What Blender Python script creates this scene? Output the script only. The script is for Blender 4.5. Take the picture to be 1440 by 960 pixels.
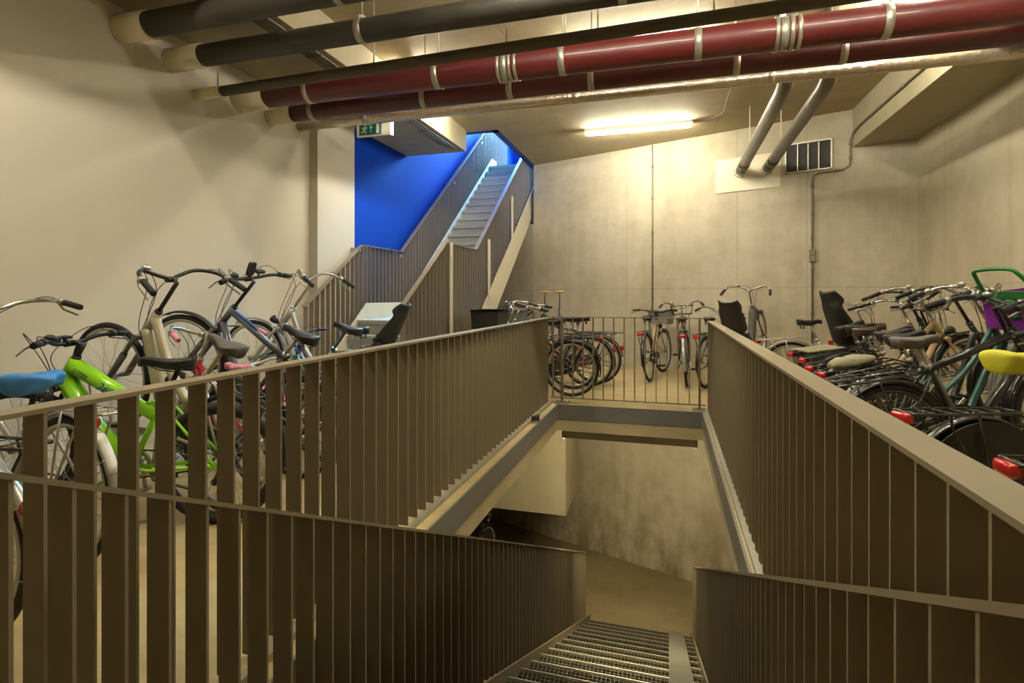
import bpy, bmesh, math, random
from mathutils import Vector, Matrix
for o in list(bpy.data.objects): bpy.data.objects.remove(o)
SC = bpy.context.scene
COL = SC.collection
R_ = math.radians
V = Vector
# ------------------------------------------------------------------ camera, world, exposure
cam = bpy.data.cameras.new('camera'); camo = bpy.data.objects.new('camera', cam); COL.objects.link(camo)
camo.location = (0, 0, 1.24); camo.rotation_euler = (R_(90), 0, R_(16.2))
cam.sensor_width = 36; cam.lens = 759 / 1440 * 36; cam.shift_y = -63.5 / 1440; cam.clip_start = .05
SC.camera = camo
SC.view_settings.view_transform = 'Standard'; SC.view_settings.look = 'None'
SC.view_settings.gamma = 1; SC.view_settings.use_curve_mapping = False
SC.view_settings.exposure = 0.32
wd = bpy.data.worlds.new('world'); SC.world = wd; wd.use_nodes = True
wd.node_tree.nodes['Background'].inputs[0].default_value = (.5, .6, .8, 1)
wd.node_tree.nodes['Background'].inputs[1].default_value = .05
TUBE_COL = (1, .945, .75); TUBE_W = 185.0; LOW_COL = (1, .88, .56); LOW_W = 290.0
def area(name, loc, rot, sx, sy, power, col):
    l = bpy.data.lights.new(name, 'AREA'); l.shape = 'RECTANGLE'; l.size = sx; l.size_y = sy; l.energy = power; l.color = col
    o = bpy.data.objects.new(name, l); o.location = loc; o.rotation_euler = rot; COL.objects.link(o); return o
# daylight falling down the stair shaft from the glazing of the upper storey
area('daylight', (-3.3, 13.2, 6.3), (R_(-52), 0, 0), 1.4, 1.6, 1500, (.22, .62, 1))

# ------------------------------------------------------------------ materials
def lin(c):
    if isinstance(c, str): c = tuple(int(c[i:i+2], 16) / 255 for i in (0, 2, 4))
    return tuple(x / 12.92 if x <= .04045 else ((x + .055) / 1.055) ** 2.4 for x in c) + (1,)
MATS = {}
def mat(key, col, rough=.5, metal=0, var=.08, scale=8, bump=0, coat=0, stretch=(1, 1, 1), detail=6):
    if key in MATS: return MATS[key]
    m = bpy.data.materials.new(key); m.use_nodes = True; nt = m.node_tree; b = nt.nodes['Principled BSDF']
    c = lin(col)
    b.inputs['Roughness'].default_value = rough; b.inputs['Metallic'].default_value = metal
    b.inputs['Coat Weight'].default_value = coat
    tc = nt.nodes.new('ShaderNodeTexCoord'); mp = nt.nodes.new('ShaderNodeMapping'); mp.inputs['Scale'].default_value = stretch
    nt.links.new(tc.outputs['Object'], mp.inputs[0])
    n = nt.nodes.new('ShaderNodeTexNoise'); n.inputs['Scale'].default_value = scale; n.inputs['Detail'].default_value = detail
    nt.links.new(mp.outputs[0], n.inputs['Vector'])
    mx = nt.nodes.new('ShaderNodeMix'); mx.data_type = 'RGBA'
    mx.inputs[6].default_value = tuple(x * (1 - var * 2) for x in c[:3]) + (1,)
    mx.inputs[7].default_value = tuple(min(1, x * (1 + var * 2)) for x in c[:3]) + (1,)
    nt.links.new(n.outputs[0], mx.inputs[0]); nt.links.new(mx.outputs[2], b.inputs['Base Color'])
    if bump:
        bp = nt.nodes.new('ShaderNodeBump'); bp.inputs['Strength'].default_value = bump; bp.inputs['Distance'].default_value = .01
        nt.links.new(n.outputs[0], bp.inputs['Height']); nt.links.new(bp.outputs[0], b.inputs['Normal'])
    MATS[key] = m; return m
def emis(key, col, strength):
    m = bpy.data.materials.new(key); m.use_nodes = True; nt = m.node_tree; b = nt.nodes['Principled BSDF']
    b.inputs['Base Color'].default_value = (0, 0, 0, 1)
    b.inputs['Emission Color'].default_value = tuple(col) + (1,); b.inputs['Emission Strength'].default_value = strength
    return m
def concrete(key, col, panel=(0, 0), zlines=(), xlines=(), dirt=.25, axis=0, rough=.8, holes=True, stain_falloff=None, streak=(1.6, 1.6, .22), warm=(1, .93, .75)):
    """cast concrete: cloudy mottling, faint streaks, formwork joints at given positions and tie holes"""
    m = bpy.data.materials.new(key); m.use_nodes = True; nt = m.node_tree; N = nt.nodes; L = nt.links; b = N['Principled BSDF']
    b.inputs['Roughness'].default_value = rough
    tc = N.new('ShaderNodeTexCoord'); sp = N.new('ShaderNodeSeparateXYZ'); L.new(tc.outputs['Object'], sp.inputs[0])
    def noise(scale, detail, st=(1, 1, 1), rg=.55):
        mp = N.new('ShaderNodeMapping'); mp.inputs['Scale'].default_value = st; L.new(tc.outputs['Object'], mp.inputs[0])
        n = N.new('ShaderNodeTexNoise'); n.inputs['Scale'].default_value = scale; n.inputs['Detail'].default_value = detail
        n.inputs['Roughness'].default_value = rg; L.new(mp.outputs[0], n.inputs['Vector']); return n.outputs[0]
    def math_(op, a, bb=None, c=None):
        n = N.new('ShaderNodeMath'); n.operation = op
        for i, x in enumerate((a, bb, c)):
            if x is None: continue
            if isinstance(x, (int, float)): n.inputs[i].default_value = x
            else: L.new(x, n.inputs[i])
        return n.outputs[0]
    def ramp(x, a, c):
        n = N.new('ShaderNodeMapRange'); n.inputs[1].default_value = a; n.inputs[2].default_value = c; L.new(x, n.inputs[0]); return n.outputs[0]
    c = lin(col)[:3]
    f = ramp(noise(.7, 8), .3, .7); f2 = ramp(noise(5, 10, (1, 1, 1), .65), .3, .75)
    f3 = ramp(noise(2.2, 6, streak), .42, .72)
    tot = math_('ADD', math_('MULTIPLY', f, .6), math_('ADD', math_('MULTIPLY', f2, .32), math_('MULTIPLY', f3, .18)))
    mx = N.new('ShaderNodeMix'); mx.data_type = 'RGBA'; L.new(tot, mx.inputs[0])
    mx.inputs[6].default_value = tuple(min(1, x * (1 + dirt * .45)) for x in c) + (1,)
    mx.inputs[7].default_value = tuple(x * (1 - dirt) * w for x, w in zip(c, warm)) + (1,)
    colr = mx.outputs[2]; h = f2
    crd = {0: sp.outputs[0], 1: sp.outputs[1]}[axis]
    line = None
    def addline(v, pos, w=.007):
        nonlocal line
        d = math_('ABSOLUTE', math_('SUBTRACT', v, pos)); l = math_('LESS_THAN', d, w)
        line = l if line is None else math_('MAXIMUM', line, l)
    wob = math_('MULTIPLY', math_('SUBTRACT', noise(3, 3), .5), .02)
    for x in xlines: addline(math_('ADD', crd, wob), x, .006)
    zz = sp.outputs[2] if axis in (0, 1) else sp.outputs[1]
    for z in zlines: addline(math_('ADD', zz, wob), z, .006)
    if line is not None:
        m2 = N.new('ShaderNodeMix'); m2.data_type = 'RGBA'; L.new(math_('MULTIPLY', line, .45), m2.inputs[0])
        L.new(colr, m2.inputs[6]); m2.inputs[7].default_value = tuple(x * .45 for x in c) + (1,); colr = m2.outputs[2]
    if stain_falloff:                         # old water stains low on the wall, strengthened to paint in lamp falloff
        z0, z1 = stain_falloff
        g = N.new('ShaderNodeMapRange'); g.inputs[1].default_value = z1; g.inputs[2].default_value = z0; L.new(sp.outputs[2], g.inputs[0])
        st = math_('MULTIPLY', g.outputs[0], ramp(noise(1.6, 10, (1.3, 1.3, .6), .68), .42, .6))
        m3 = N.new('ShaderNodeMix'); m3.data_type = 'RGBA'; L.new(math_('MULTIPLY', st, .95), m3.inputs[0]); L.new(colr, m3.inputs[6])
        m3.inputs[7].default_value = tuple(x * .4 * w for x, w in zip(c, (1, .8, .55))) + (1,); colr = m3.outputs[2]
    L.new(colr, b.inputs['Base Color'])
    bp = N.new('ShaderNodeBump'); bp.inputs['Strength'].default_value = .18; bp.inputs['Distance'].default_value = .012
    L.new(h, bp.inputs['Height']); L.new(bp.outputs[0], b.inputs['Normal'])
    MATS[key] = m; return m

M = {}
M['backwall'] = concrete('cast_concrete_wall', 'b6ad9b', xlines=(-1.9, .15, 2.05, 3.03, 4.35), zlines=(1.37,), stain_falloff=(-3.5, -1.5), dirt=.38)
M['rightwall'] = concrete('cast_concrete_side', 'b6ad98', xlines=(1.5, 3.9, 6.4, 7.7), zlines=(1.37,), axis=1, dirt=.24)
M['ceil'] = concrete('ceiling_concrete', 'aea184', xlines=(-1.6, .7, 2.0), zlines=(), dirt=.24)
M['soffit'] = concrete('soffit_concrete', 'a39a84', dirt=.16)
M['plaster'] = mat('cream_plaster', 'c2b9aa', .75, var=.025, scale=1.2, bump=.05)
M['floor'] = concrete('floated_floor', 'b29f75', dirt=.42, rough=.38, streak=(.5, 5, 1))
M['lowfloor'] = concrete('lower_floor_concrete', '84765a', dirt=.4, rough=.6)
M['slabedge'] = concrete('slab_edge_concrete', 'c2b38d', dirt=.25)
M['steelgrey'] = mat('grey_painted_steel', '726e66', .45, 0, .03, 4)
M['rail'] = mat('taupe_coated_steel', '7c7059', .62, 0, .03, 3)
M['rail'].node_tree.nodes['Principled BSDF'].inputs['Specular IOR Level'].default_value = .3
M['rail_up'] = mat('taupe_coated_steel_stair', '8d8274', .4, .3, .03, 3)
M['stringer'] = mat('cream_painted_steel', 'cfc6b2', .5, 0, .03, 3)
M['tread'] = mat('stair_concrete', 'aaa598', .7, 0, .06, 9, .1)
M['bluewall'] = mat('blue_paint', '0536a4', .8, 0, .05, 3, .05, stretch=(1, 1, .3))
M['bluewall'].node_tree.nodes['Principled BSDF'].inputs['Specular IOR Level'].default_value = .1
M['bluetrim'] = mat('dark_blue_paint', '14287c', .5, 0, .04, 3)
M['galv'] = mat('galvanised_steel', 'a9a596', .42, .7, .12, 14)
M['redpipe'] = mat('red_pipe_paint', '561416', .48, 0, .16, 6, .05, .2, stretch=(.35, 1, 1))
M['redpipe_low'] = mat('dark_red_pipe_paint', '4a1014', .48, 0, .1, 6, .04, .2, stretch=(.35, 1, 1))
M['blackpipe'] = mat('black_pipe', '37332c', .5, 0, .3, 7, .08, stretch=(.4, 1, 1))
M['darkpipe'] = mat('dark_olive_insulation', '4a4130', .65, 0, .1, 6, .05)
M['greypipe'] = mat('grey_plastic_pipe', '5f584d', .4, .1, .16, 6)
M['silver'] = mat('foil_insulation', 'bdb2a0', .3, .75, .12, 22, 1, detail=2)
M['collar'] = mat('cream_pipe_sleeve', 'd2c6a8', .6, 0, .04, 5)
M['white'] = mat('white_panel_paint', 'cfc6ac', .5, 0, .03, 4)
M['vent_dark'] = mat('duct_shade_paint', '2b2723', .7, 0, .25, 6)
M['conduit'] = mat('grey_conduit', '7d7562', .5, .2, .05, 6)
M['tube'] = emis('fluorescent_tube_glow', TUBE_COL, TUBE_W)
M['lowtube'] = emis('lower_tube_glow', LOW_COL, LOW_W)
M['lampbody'] = mat('lamp_housing_white', 'd8d0bc', .5, 0, .02, 4)
M['sky'] = emis('daylight_glazing', (.75, .88, 1), 9)
M['signgreen'] = mat('exit_sign_green', '0f6b62', .4, 0, .03, 5)
M['signwhite'] = mat('exit_sign_white', 'e6e2d2', .4, 0, .02, 5)
M['signlit'] = emis('sign_edge_glow', (1, .93, .75), 1.6)

# ------------------------------------------------------------------ mesh builder
class MB:
    def __init__(s): s.v = []; s.f = []; s.sm = []
    def add(s, vs, fs, smooth=False, M4=None):
        o = len(s.v)
        for p in vs:
            p = V(p); s.v.append(M4 @ p if M4 else p)
        for f in fs: s.f.append([i + o for i in f]); s.sm.append(smooth)
        return s
    def box(s, x0, x1, y0, y1, z0, z1, M4=None):
        vs = [(x, y, z) for x in (x0, x1) for y in (y0, y1) for z in (z0, z1)]
        return s.add(vs, [(0, 1, 3, 2), (4, 6, 7, 5), (0, 4, 5, 1), (2, 3, 7, 6), (0, 2, 6, 4), (1, 5, 7, 3)], False, M4)
    def bar(s, p, q, w, t, up=(0, 0, 1)):
        p, q = V(p), V(q); d = (q - p).normalized(); a = d.cross(V(up)); a = a.normalized() if a.length > 1e-5 else V((1, 0, 0)); b = a.cross(d).normalized()
        vs = [e + a * (i * w / 2) + b * (j * t / 2) for e in (p, q) for i, j in ((-1, -1), (1, -1), (1, 1), (-1, 1))]
        return s.add(vs, [(3, 2, 1, 0), (4, 5, 6, 7), (0, 1, 5, 4), (1, 2, 6, 5), (2, 3, 7, 6), (3, 0, 4, 7)])
    def tube(s, pts, r, seg=8, closed=False, cap=True, flat=1.0):
        pts = [V(p) for p in pts]; n = len(pts); rs = r if isinstance(r, (list, tuple)) else [r] * n
        T = []
        for i in range(n):
            a = pts[(i - 1) % n] if (closed or i > 0) else pts[i]; b = pts[(i + 1) % n] if (closed or i < n - 1) else pts[i]
            T.append((b - a).normalized())
        N = T[0].orthogonal().normalized()
        if abs(T[0].z) < .9: N = (V((0, 0, 1)) - T[0] * T[0].z).normalized()
        vs = []
        for i in range(n):
            N = N - T[i] * N.dot(T[i])
            N = N.normalized() if N.length > 1e-6 else T[i].orthogonal().normalized()
            B = T[i].cross(N)
            for k in range(seg):
                a = 2 * math.pi * k / seg
                vs.append(pts[i] + N * (math.cos(a) * rs[i] * flat) + B * (math.sin(a) * rs[i]))
        fs = []
        for i in range(n if closed else n - 1):
            j = (i + 1) % n
            for k in range(seg):
                l = (k + 1) % seg; fs.append((i * seg + k, i * seg + l, j * seg + l, j * seg + k))
        s.add(vs, fs, True)
        if cap and not closed:
            o = len(s.v) - len(vs)
            s.f.append([o + k for k in range(seg)][::-1]); s.sm.append(False)
            s.f.append([o + (n - 1) * seg + k for k in range(seg)]); s.sm.append(False)
        return s
    def lathe_y(s, prof, seg, c=(0, 0, 0)):
        """closed profile [(radius, y)] swept about the y axis"""
        n = len(prof); vs = []; fs = []
        for k in range(seg):
            a = 2 * math.pi * k / seg
            for r, y in prof: vs.append((c[0] + r * math.cos(a), c[1] + y, c[2] + r * math.sin(a)))
        for k in range(seg):
            l = (k + 1) % seg
            for i in range(n):
                j = (i + 1) % n; fs.append((k * n + i, k * n + j, l * n + j, l * n + i))
        return s.add(vs, fs, True)
    def loft(s, rings, cap=True, smooth=True, closed=True):
        n = len(rings[0]); vs = [p for r in rings for p in r]; fs = []
        for i in range(len(rings) - 1):
            for k in range(n if closed else n - 1):
                l = (k + 1) % n; fs.append((i * n + k, i * n + l, (i + 1) * n + l, (i + 1) * n + k))
        s.add(vs, fs, smooth)
        if cap and closed:
            o = len(s.v) - len(vs)
            s.f.append([o + k for k in range(n)][::-1]); s.sm.append(smooth)
            s.f.append([o + len(vs) - n + k for k in range(n)]); s.sm.append(smooth)
        return s
    def prism(s, poly, a, b, fn):
        """polygon extruded between a and b; fn(u, v, w) -> point"""
        n = len(poly); vs = [fn(u, v, a) for u, v in poly] + [fn(u, v, b) for u, v in poly]
        fs = [list(range(n))[::-1], list(range(n, 2 * n))] + [(i, (i + 1) % n, n + (i + 1) % n, n + i) for i in range(n)]
        return s.add(vs, fs)
    def mesh(s, name):
        me = bpy.data.meshes.new(name); me.from_pydata([tuple(p) for p in s.v], [], s.f)
        me.polygons.foreach_set('use_smooth', s.sm); me.update()
        bm = bmesh.new(); bm.from_mesh(me); bmesh.ops.recalc_face_normals(bm, faces=bm.faces); bm.to_mesh(me); bm.free()
        return me
    def build(s, name, m, parent=None, M4=None):
        return link(name, s.mesh(name), m, parent, M4)
def link(name, me, m, parent=None, M4=None):
    if not me.materials: me.materials.append(m)
    o = bpy.data.objects.new(name, me); COL.objects.link(o)
    if me.materials[0] is not m:
        o.material_slots[0].link = 'OBJECT'; o.material_slots[0].material = m
    if parent: o.parent = parent
    if M4: o.matrix_local = M4
    return o
def empty(name, label, cat, loc=(0, 0, 0), rot=(0, 0, 0), group=None):
    o = bpy.data.objects.new(name, None); COL.objects.link(o); o.empty_display_size = .1
    o.location = loc; o.rotation_euler = rot; return tag(o, label, cat, group)
def tag(o, label, cat, group=None):
    o['label'] = label; o['category'] = cat
    if group: o['group'] = group
    return o
def struct(name, mb, m, label, cat, M4=None):
    o = mb.build(name, m, None, M4); o['kind'] = 'structure'; return tag(o, label, cat)
def crv(pts, n=6):
    pts = [V(p) for p in pts]; out = []
    for i in range(len(pts) - 1):
        p0 = pts[max(i - 1, 0)]; p1 = pts[i]; p2 = pts[i + 1]; p3 = pts[min(i + 2, len(pts) - 1)]
        for k in range(n):
            t = k / n
            out.append(.5 * ((2 * p1) + (p2 - p0) * t + (2 * p0 - 5 * p1 + 4 * p2 - p3) * t * t + (3 * p1 - p0 - 3 * p2 + p3) * t ** 3))
    out.append(pts[-1]); return out
def rot_at(p, ax, ang): return Matrix.Translation(V(p)) @ Matrix.Rotation(ang, 4, V(ax)) @ Matrix.Translation(-V(p))

# ------------------------------------------------------------------ room shell
XL, XR, ZC = -4.2, 3.19, 3.885
SOFL, SOFR = 3.54, 3.35
HX0, HX1, HY1, HY0 = -1.235, .356, 6.1, .3
P0 = V((-.875, 9.95, 0)); E_ = V((.936, -.352, 0)).normalized(); NB = V((-.352, -.936, 0)).normalized()
MW = Matrix(((E_.x, -NB.x, 0, P0.x), (E_.y, -NB.y, 0, P0.y), (0, 0, 1, 0), (0, 0, 0, 1)))   # wall frame: x along the wall, y into it, z up
def W(s_, z, off=0): return P0 + E_ * s_ + NB * off + V((0, 0, z))
LOWZ = -3.52
mb = MB()
for x0, x1, y0, y1 in ((XL - .1, HX0, -3, 12), (HX1, XR, -3, 10), (HX0, HX1, -3, HY0), (HX0, HX1, HY1, 11)):
    mb.box(x0, x1, y0, y1, -.3, 0)
struct('floor', mb, M['floor'], 'upper parking level floor of floated tan concrete', 'floor')
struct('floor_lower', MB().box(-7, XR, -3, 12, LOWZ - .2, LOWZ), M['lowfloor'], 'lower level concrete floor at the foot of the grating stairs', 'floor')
g = MB(); t_ = .012
g.box(HX0 - .002, HX0 + t_, HY0, HY1, -.165, .004).box(HX1 - t_, HX1 + .002, HY0, HY1, -.165, .004).box(HX0, HX1, HY1 - t_, HY1 + .002, -.165, .004)
struct('trim_1', g, M['steelgrey'], 'grey steel edge plate around the stairwell opening', 'edge trim')
g = MB(); g.box(HX0 - .04, HX0 + .003, HY0, HY1, -.3, -.165).box(HX1 - .003, HX1 + .04, HY0, HY1, -.3, -.165).box(HX0, HX1, HY1 - .003, HY1 + .04, -.3, -.165)
struct('trim_2', g, M['slabedge'], 'bare concrete slab edge under the grey steel plate of the stairwell', 'slab edge')
# back wall (skewed), in its own frame
WS0 = -1.87
mb = MB().box(WS0, 5.2, 0, .25, LOWZ - .1, ZC)
struct('wall_back', mb, M['backwall'], 'skewed cast concrete back wall with formwork joints', 'wall', MW)
struct('wall_understair', MB().box(-5.6, WS0, 0, .25, LOWZ - .1, 2.7), M['backwall'], 'low part of the concrete back wall under the ascending stairs', 'wall', MW)
struct('wall_right', MB().box(XR, XR + .2, -3, 9.2, LOWZ - .1, ZC), M['rightwall'], 'right hand cast concrete wall behind the bicycle row', 'wall')
struct('wall_left', MB().box(XL - .2, XL, -3, 5.62, LOWZ, ZC), M['plaster'], 'cream plastered left wall behind the raised bicycles', 'wall')
struct('wall_pilaster', MB().box(XL - .2, -4.085, 5.62, 6.42, 0, ZC), M['plaster'], 'cream pilaster between the left wall and the blue stair wall', 'wall')
struct('wall_stair', MB().box(-4.4, -4.13, 6.42, 15, 0, 8), M['bluewall'], 'blue painted wall beside the ascending stairs', 'wall')
struct('wall_front', MB().box(XL - .2, XR + .2, -3.2, -3, LOWZ, ZC), M['rightwall'], 'concrete wall behind the viewer', 'wall')
struct('wall_lower', MB().box(-6.2, -6, -3, 12, LOWZ, -.3), M['rightwall'], 'dark side wall of the lower parking level', 'wall')
# ceiling with stair opening
OX0, OX1, OY = -4.13, -2.61, 8.17
mb = MB().box(XL - .2, XR + .2, -3.2, OY, ZC, ZC + .3).box(OX1, XR + .2, OY, 12, ZC, ZC + .3)
struct('ceiling', mb, M['ceil'], 'bare concrete ceiling above the bicycle parking', 'ceiling')
struct('ceiling_left', MB().box(XL, -3.095, -3, 8.04, SOFL, ZC), M['soffit'], 'dropped concrete soffit along the left wall', 'ceiling')
struct('ceiling_right', MB().box(2.5, XR, -3, 9.0, SOFR, ZC), M['soffit'], 'dropped concrete soffit along the right wall', 'ceiling')
g = MB().box(OX1 - .1, OX1, OY, 11, ZC - .012, ZC + .3).box(OX0, OX1, OY, OY + .09, ZC - .012, ZC + .3)
struct('trim_3', g, M['bluetrim'], 'dark blue painted lip of the stair opening in the ceiling', 'opening trim')
# upper storey shaft
struct('wall_shaft', MB().box(-4.4, -1.2, 14.6, 14.8, 3.5, 8).box(OX1, OX1 + .1, OY, 10.2, ZC + .3, 8).box(-4.4, OX1, OY - .1, OY, ZC + .3, 8), M['bluewall'], 'blue shaft walls above the stair opening', 'wall')
struct('ceiling_shaft', MB().box(-4.4, -1.2, OY - .1, 15, 7.9, 8), M['bluewall'], 'roof of the blue stair shaft', 'ceiling')
w1 = MB().box(-3.55, -2.1, 14.56, 14.6, 4.6, 6.9); wo = struct('window_1', w1, M['sky'], 'bright daylight glazing at the top of the blue stairs', 'window')
g = MB()
for x in (-3.55, -3.2, -2.84, -2.47, -2.1): g.box(x - .03, x + .03, 14.5, 14.56, 4.5, 7)
g.box(-3.6, -2.05, 14.5, 14.56, 4.5, 4.6).build('window_frame', M['rail_up'], wo)
# lower level concrete box hanging under the slab
mb = MB().box(-5.9, -1.57, 8.45, 9.7, -2.24, -.3)
struct('trim_4', mb, M['soffit'], 'grey concrete box hanging under the slab beyond the stairwell', 'downstand')

# ------------------------------------------------------------------ railings of flat bars
BARW, BART = .07, .008
def flat_rail(name, label, path, drop, width=BARW, pitch=.108, base=None, m='rail', start=.03, posts=(), axis='x', group=None, low=False, dropf=None, sect=.011):
    """path: handrail centre points; balusters are flat bars set square to the path, hanging 'drop' below it"""
    root = empty(name, label, 'railing', (path[0][0], path[0][1], base if base is not None else path[0][2] - drop), group=group)
    inv = Matrix.Translation(-root.location)
    g = MB()
    for a, b in zip(path, path[1:]): 
        side = 'y' if abs(b[0] - a[0]) > abs(b[1] - a[1]) else 'x'
        g.bar(a, b, width, sect)
    o = g.build('handrail', M[m], root, inv)
    # balusters
    me_cache = {}
    dist = start; acc = 0
    for a, b in zip(path, path[1:]):
        a, b = V(a), V(b); hl = math.hypot(b.x - a.x, b.y - a.y)
        while dist <= acc + hl - .004:
            t = (dist - acc) / hl; p = a.lerp(b, t)
            dr = dropf(p) if dropf else drop
            k = (round(dr, 2), b.x == a.x)
            if k not in me_cache:
                q = MB()
                if abs(b.x - a.x) < 1e-4: q.box(-width / 2 + .002, width / 2 - .002, -BART / 2, BART / 2, -dr, -.002)
                else: q.box(-BART / 2, BART / 2, -width / 2 + .002, width / 2 - .002, -dr, -.002)
                me_cache[k] = q.mesh('baluster')
            link('baluster', me_cache[k], M[m], root, inv @ Matrix.Translation(p))
            dist += pitch
        acc += hl
    return root
RZ = .985
lg = flat_rail('guard_railing', 'long taupe guard railing of flat bars along the left edge of the stairwell', [(-1.375, .42, RZ), (-1.375, 6.2, RZ)], RZ - .012, base=0, start=.122, pitch=.1095, width=.07)
g = MB().bar((-1.315, .42, .012), (-1.315, 6.2, .012), .03, .024); g.build('base_strip', M['galv'], lg, Matrix.Translation(-lg.location))
rg = flat_rail('guard_railing', 'long taupe guard railing of flat bars along the right edge, before the black bicycles', [(.435, .42, .97), (.435, 6.2, .97)], .97 - .012, base=0, start=.09, pitch=.1095, width=.08)
g = MB().bar((.385, .42, .012), (.385, 6.2, .012), .03, .024); g.build('base_strip', M['galv'], rg, Matrix.Translation(-rg.location))
# end balustrade
er = empty('guard_railing', 'short see-through end railing of thin uprights across the far side of the stairwell', 'railing', (-.48, 6.2, 0))
inv = Matrix.Translation(-er.location)
g = MB().bar((-1.33, 6.2, 1.0), (.385, 6.2, 1.0), .07, .01); g.build('handrail', M['rail'], er, inv)
g = MB().bar((-1.33, 6.2, .06), (.385, 6.2, .06), .04, .01); g.build('bottom_rail', M['rail'], er, inv)
bme = MB().box(-.004, .004, -.032, .032, .065, .995).mesh('baluster'); pme = MB().box(-.011, .011, -.035, .035, .0, .997).mesh('post')
for i in range(15):
    x = -1.30 + i * .1165
    if i in (1, 14):
        p = link('post', pme, M['rail'], er, inv @ Matrix.Translation((x - .01, 6.2, 0)))
        q = MB().box(x - .09, x + .07, 6.13, 6.27, .0, .012)
        for bx in (-.065, -.035, .015, .045): q.tube([(x + bx, 6.165, .01), (x + bx, 6.165, .04)], .012, 6)
        q.build('base_plate', M['galv'], p, Matrix.Translation((-x + .01, -6.2, 0)))
    else: link('baluster', bme, M['rail'], er, inv @ Matrix.Translation((x, 6.2, 0)))
# descending stair
SLO = .475; RIS = .16; GO = RIS / SLO
SXL, SXR = -1.10, .30
SY0 = .62; NST = 21
st = empty('staircase', 'descending steel stairs with grating treads in the stairwell', 'stairs', (-.4, SY0, 0)); inv = Matrix.Translation(-st.location)
def sz(y): return -SLO * (y - SY0)
for x, w in ((SXL + .008, .012), (SXR - .008, .012)):
    ya, yb = SY0 - .1, SY0 + NST * GO + .1
    poly = [(ya, sz(ya) + .06), (yb, sz(yb) + .06), (yb, sz(yb) - .22), (ya, sz(ya) - .22)]
    MB().prism(poly, x - w / 2, x + w / 2, lambda u, v, q: (q, u, v)).build('stringer', M['rail'], st, inv)
tm = MB(); tw = SXR - SXL
tm.box(0, tw, 0, .006, -.035, .002).box(0, tw, GO - .03, GO - .024, -.035, 0)
for i in range(8): tm.box(0, tw, .0 + (i + 1) * .036, .0045 + (i + 1) * .036, -.028, 0)
for i in range(int(tw / .034)): tm.box(.012 + i * .034, .0155 + i * .034, 0, GO - .026, -.028, -.001)
tm.box(0, .006, 0, GO - .02, -.045, .003).box(tw - .006, tw, 0, GO - .02, -.045, .003)
M['grate'] = mat('dull_grating_steel', '66614f', .5, .5, .1, 14)
tm = tm.mesh('tread'); nm = MB().box(0, tw, GO - .014, GO - .004, -.03, .003).mesh('nosing')
for i in range(NST):
    y = SY0 + i * GO; o = link('tread', tm, M['grate'], st, inv @ Matrix.Translation((SXL, y, -(i + 1) * RIS)))
    link('nosing', nm, M['galv'], o)
ya, yb = SY0, SY0 + NST * GO
MB().prism([(ya, sz(ya) + .03), (yb, sz(yb) + .03), (yb, sz(yb) - .0), (ya, sz(ya) - .0)], 0, .19, lambda u, v, q: (q, u, v)).build('bicycle_channel', M['steelgrey'], st, inv)
def srail(x, label):
    ya, yb = .36, 7.53
    return flat_rail('stair_railing', label, [(x, ya, .935 - SLO * (ya - .64)), (x, yb, .935 - SLO * (yb - .64))], .9, base=sz(yb), start=.196, pitch=.1045)
srail(-1.135, 'taupe stair railing descending on the left of the grating stairs')
rr = srail(.335, 'taupe stair railing descending on the right of the grating stairs')

# ------------------------------------------------------------------ ascending stair
UXL, UXR = -3.93, -2.80
A0, A1, A2 = 5.25, 6.45, 7.55            # foot, landing start, landing end
ZL = .93; US = .76; ZT = 4.19
A3 = A2 + (ZT - ZL) / US
us = empty('staircase', 'ascending pale stairs climbing beside the blue wall', 'stairs', (-3.4, A0, 0)); inv = Matrix.Translation(-us.location)
n1 = 5; n2 = 18; r1 = ZL / n1; g1 = (A1 - A0) / n1; r2 = (ZT - ZL) / n2; g2 = (A3 - A2) / n2
for i in range(n1):
    y = A0 + i * g1; z = (i + 1) * r1
    MB().box(UXL + .02, UXR - .02, y, y + g1 + .06, z - .05, z).box(UXL + .02, UXR - .02, y + .035, y + .06, z - r1, z - .05).build('tread', M['tread'], us, inv)
MB().box(UXL + .02, UXR - .02, A1, A2 + .02, ZL - .06, ZL).build('landing', M['tread'], us, inv)
for i in range(n2):
    y = A2 + i * g2; z = ZL + (i + 1) * r2
    MB().box(UXL + .02, UXR - .02, y, y + g2 + .06, z - .05, z).box(UXL + .02, UXR - .02, y + .035, y + .06, z - r2, z - .05).build('tread', M['tread'], us, inv)
def upoly(top, bot):
    return [(A0 - .05, top - .05), (A1, ZL + top), (A2, ZL + top), (A3, ZT + top), (A3 + .3, ZT + top), (A3 + .3, ZT - bot), (A3 + .1, ZT - bot), (A2 + .1, ZL - bot), (A1 + .1, ZL - bot), (A0 + .5, 0), (A0 - .05, 0)]
MB().prism(upoly(.22, .28), UXL, UXL + .02, lambda u, v, q: (q, u, v)).build('stringer', M['stringer'], us, inv)
pl = [(A0 - .05, .04), (A1, ZL + .04), (A2 + .2, ZL + .04), (A2 + .2, ZL - .36), (A1 + .1, ZL - .36), (A0 + .5, 0), (A0 - .05, 0)]
MB().prism(pl, UXR - .02, UXR, lambda u, v, q: (q, u, v)).build('stringer', M['stringer'], us, inv)
pl = [(A2 + .1, ZL + .06), (A3, ZT - .0), (A3 + .3, ZT), (A3 + .3, ZT - .45), (A3 + .1, ZT - .45), (A2 + .25, ZL - .38), (A2 + .1, ZL - .38)]
MB().prism(pl, UXR + .074, UXR + .092, lambda u, v, q: (q, u, v)).build('stringer', M['stringer'], us, inv)
struct('floor_upper', MB().box(-4.4, -1.2, A3 + .02, 15, ZT - .3, ZT), M['tread'], 'upper storey landing at the top of the blue stairs', 'floor')
RH = 1.0
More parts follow.
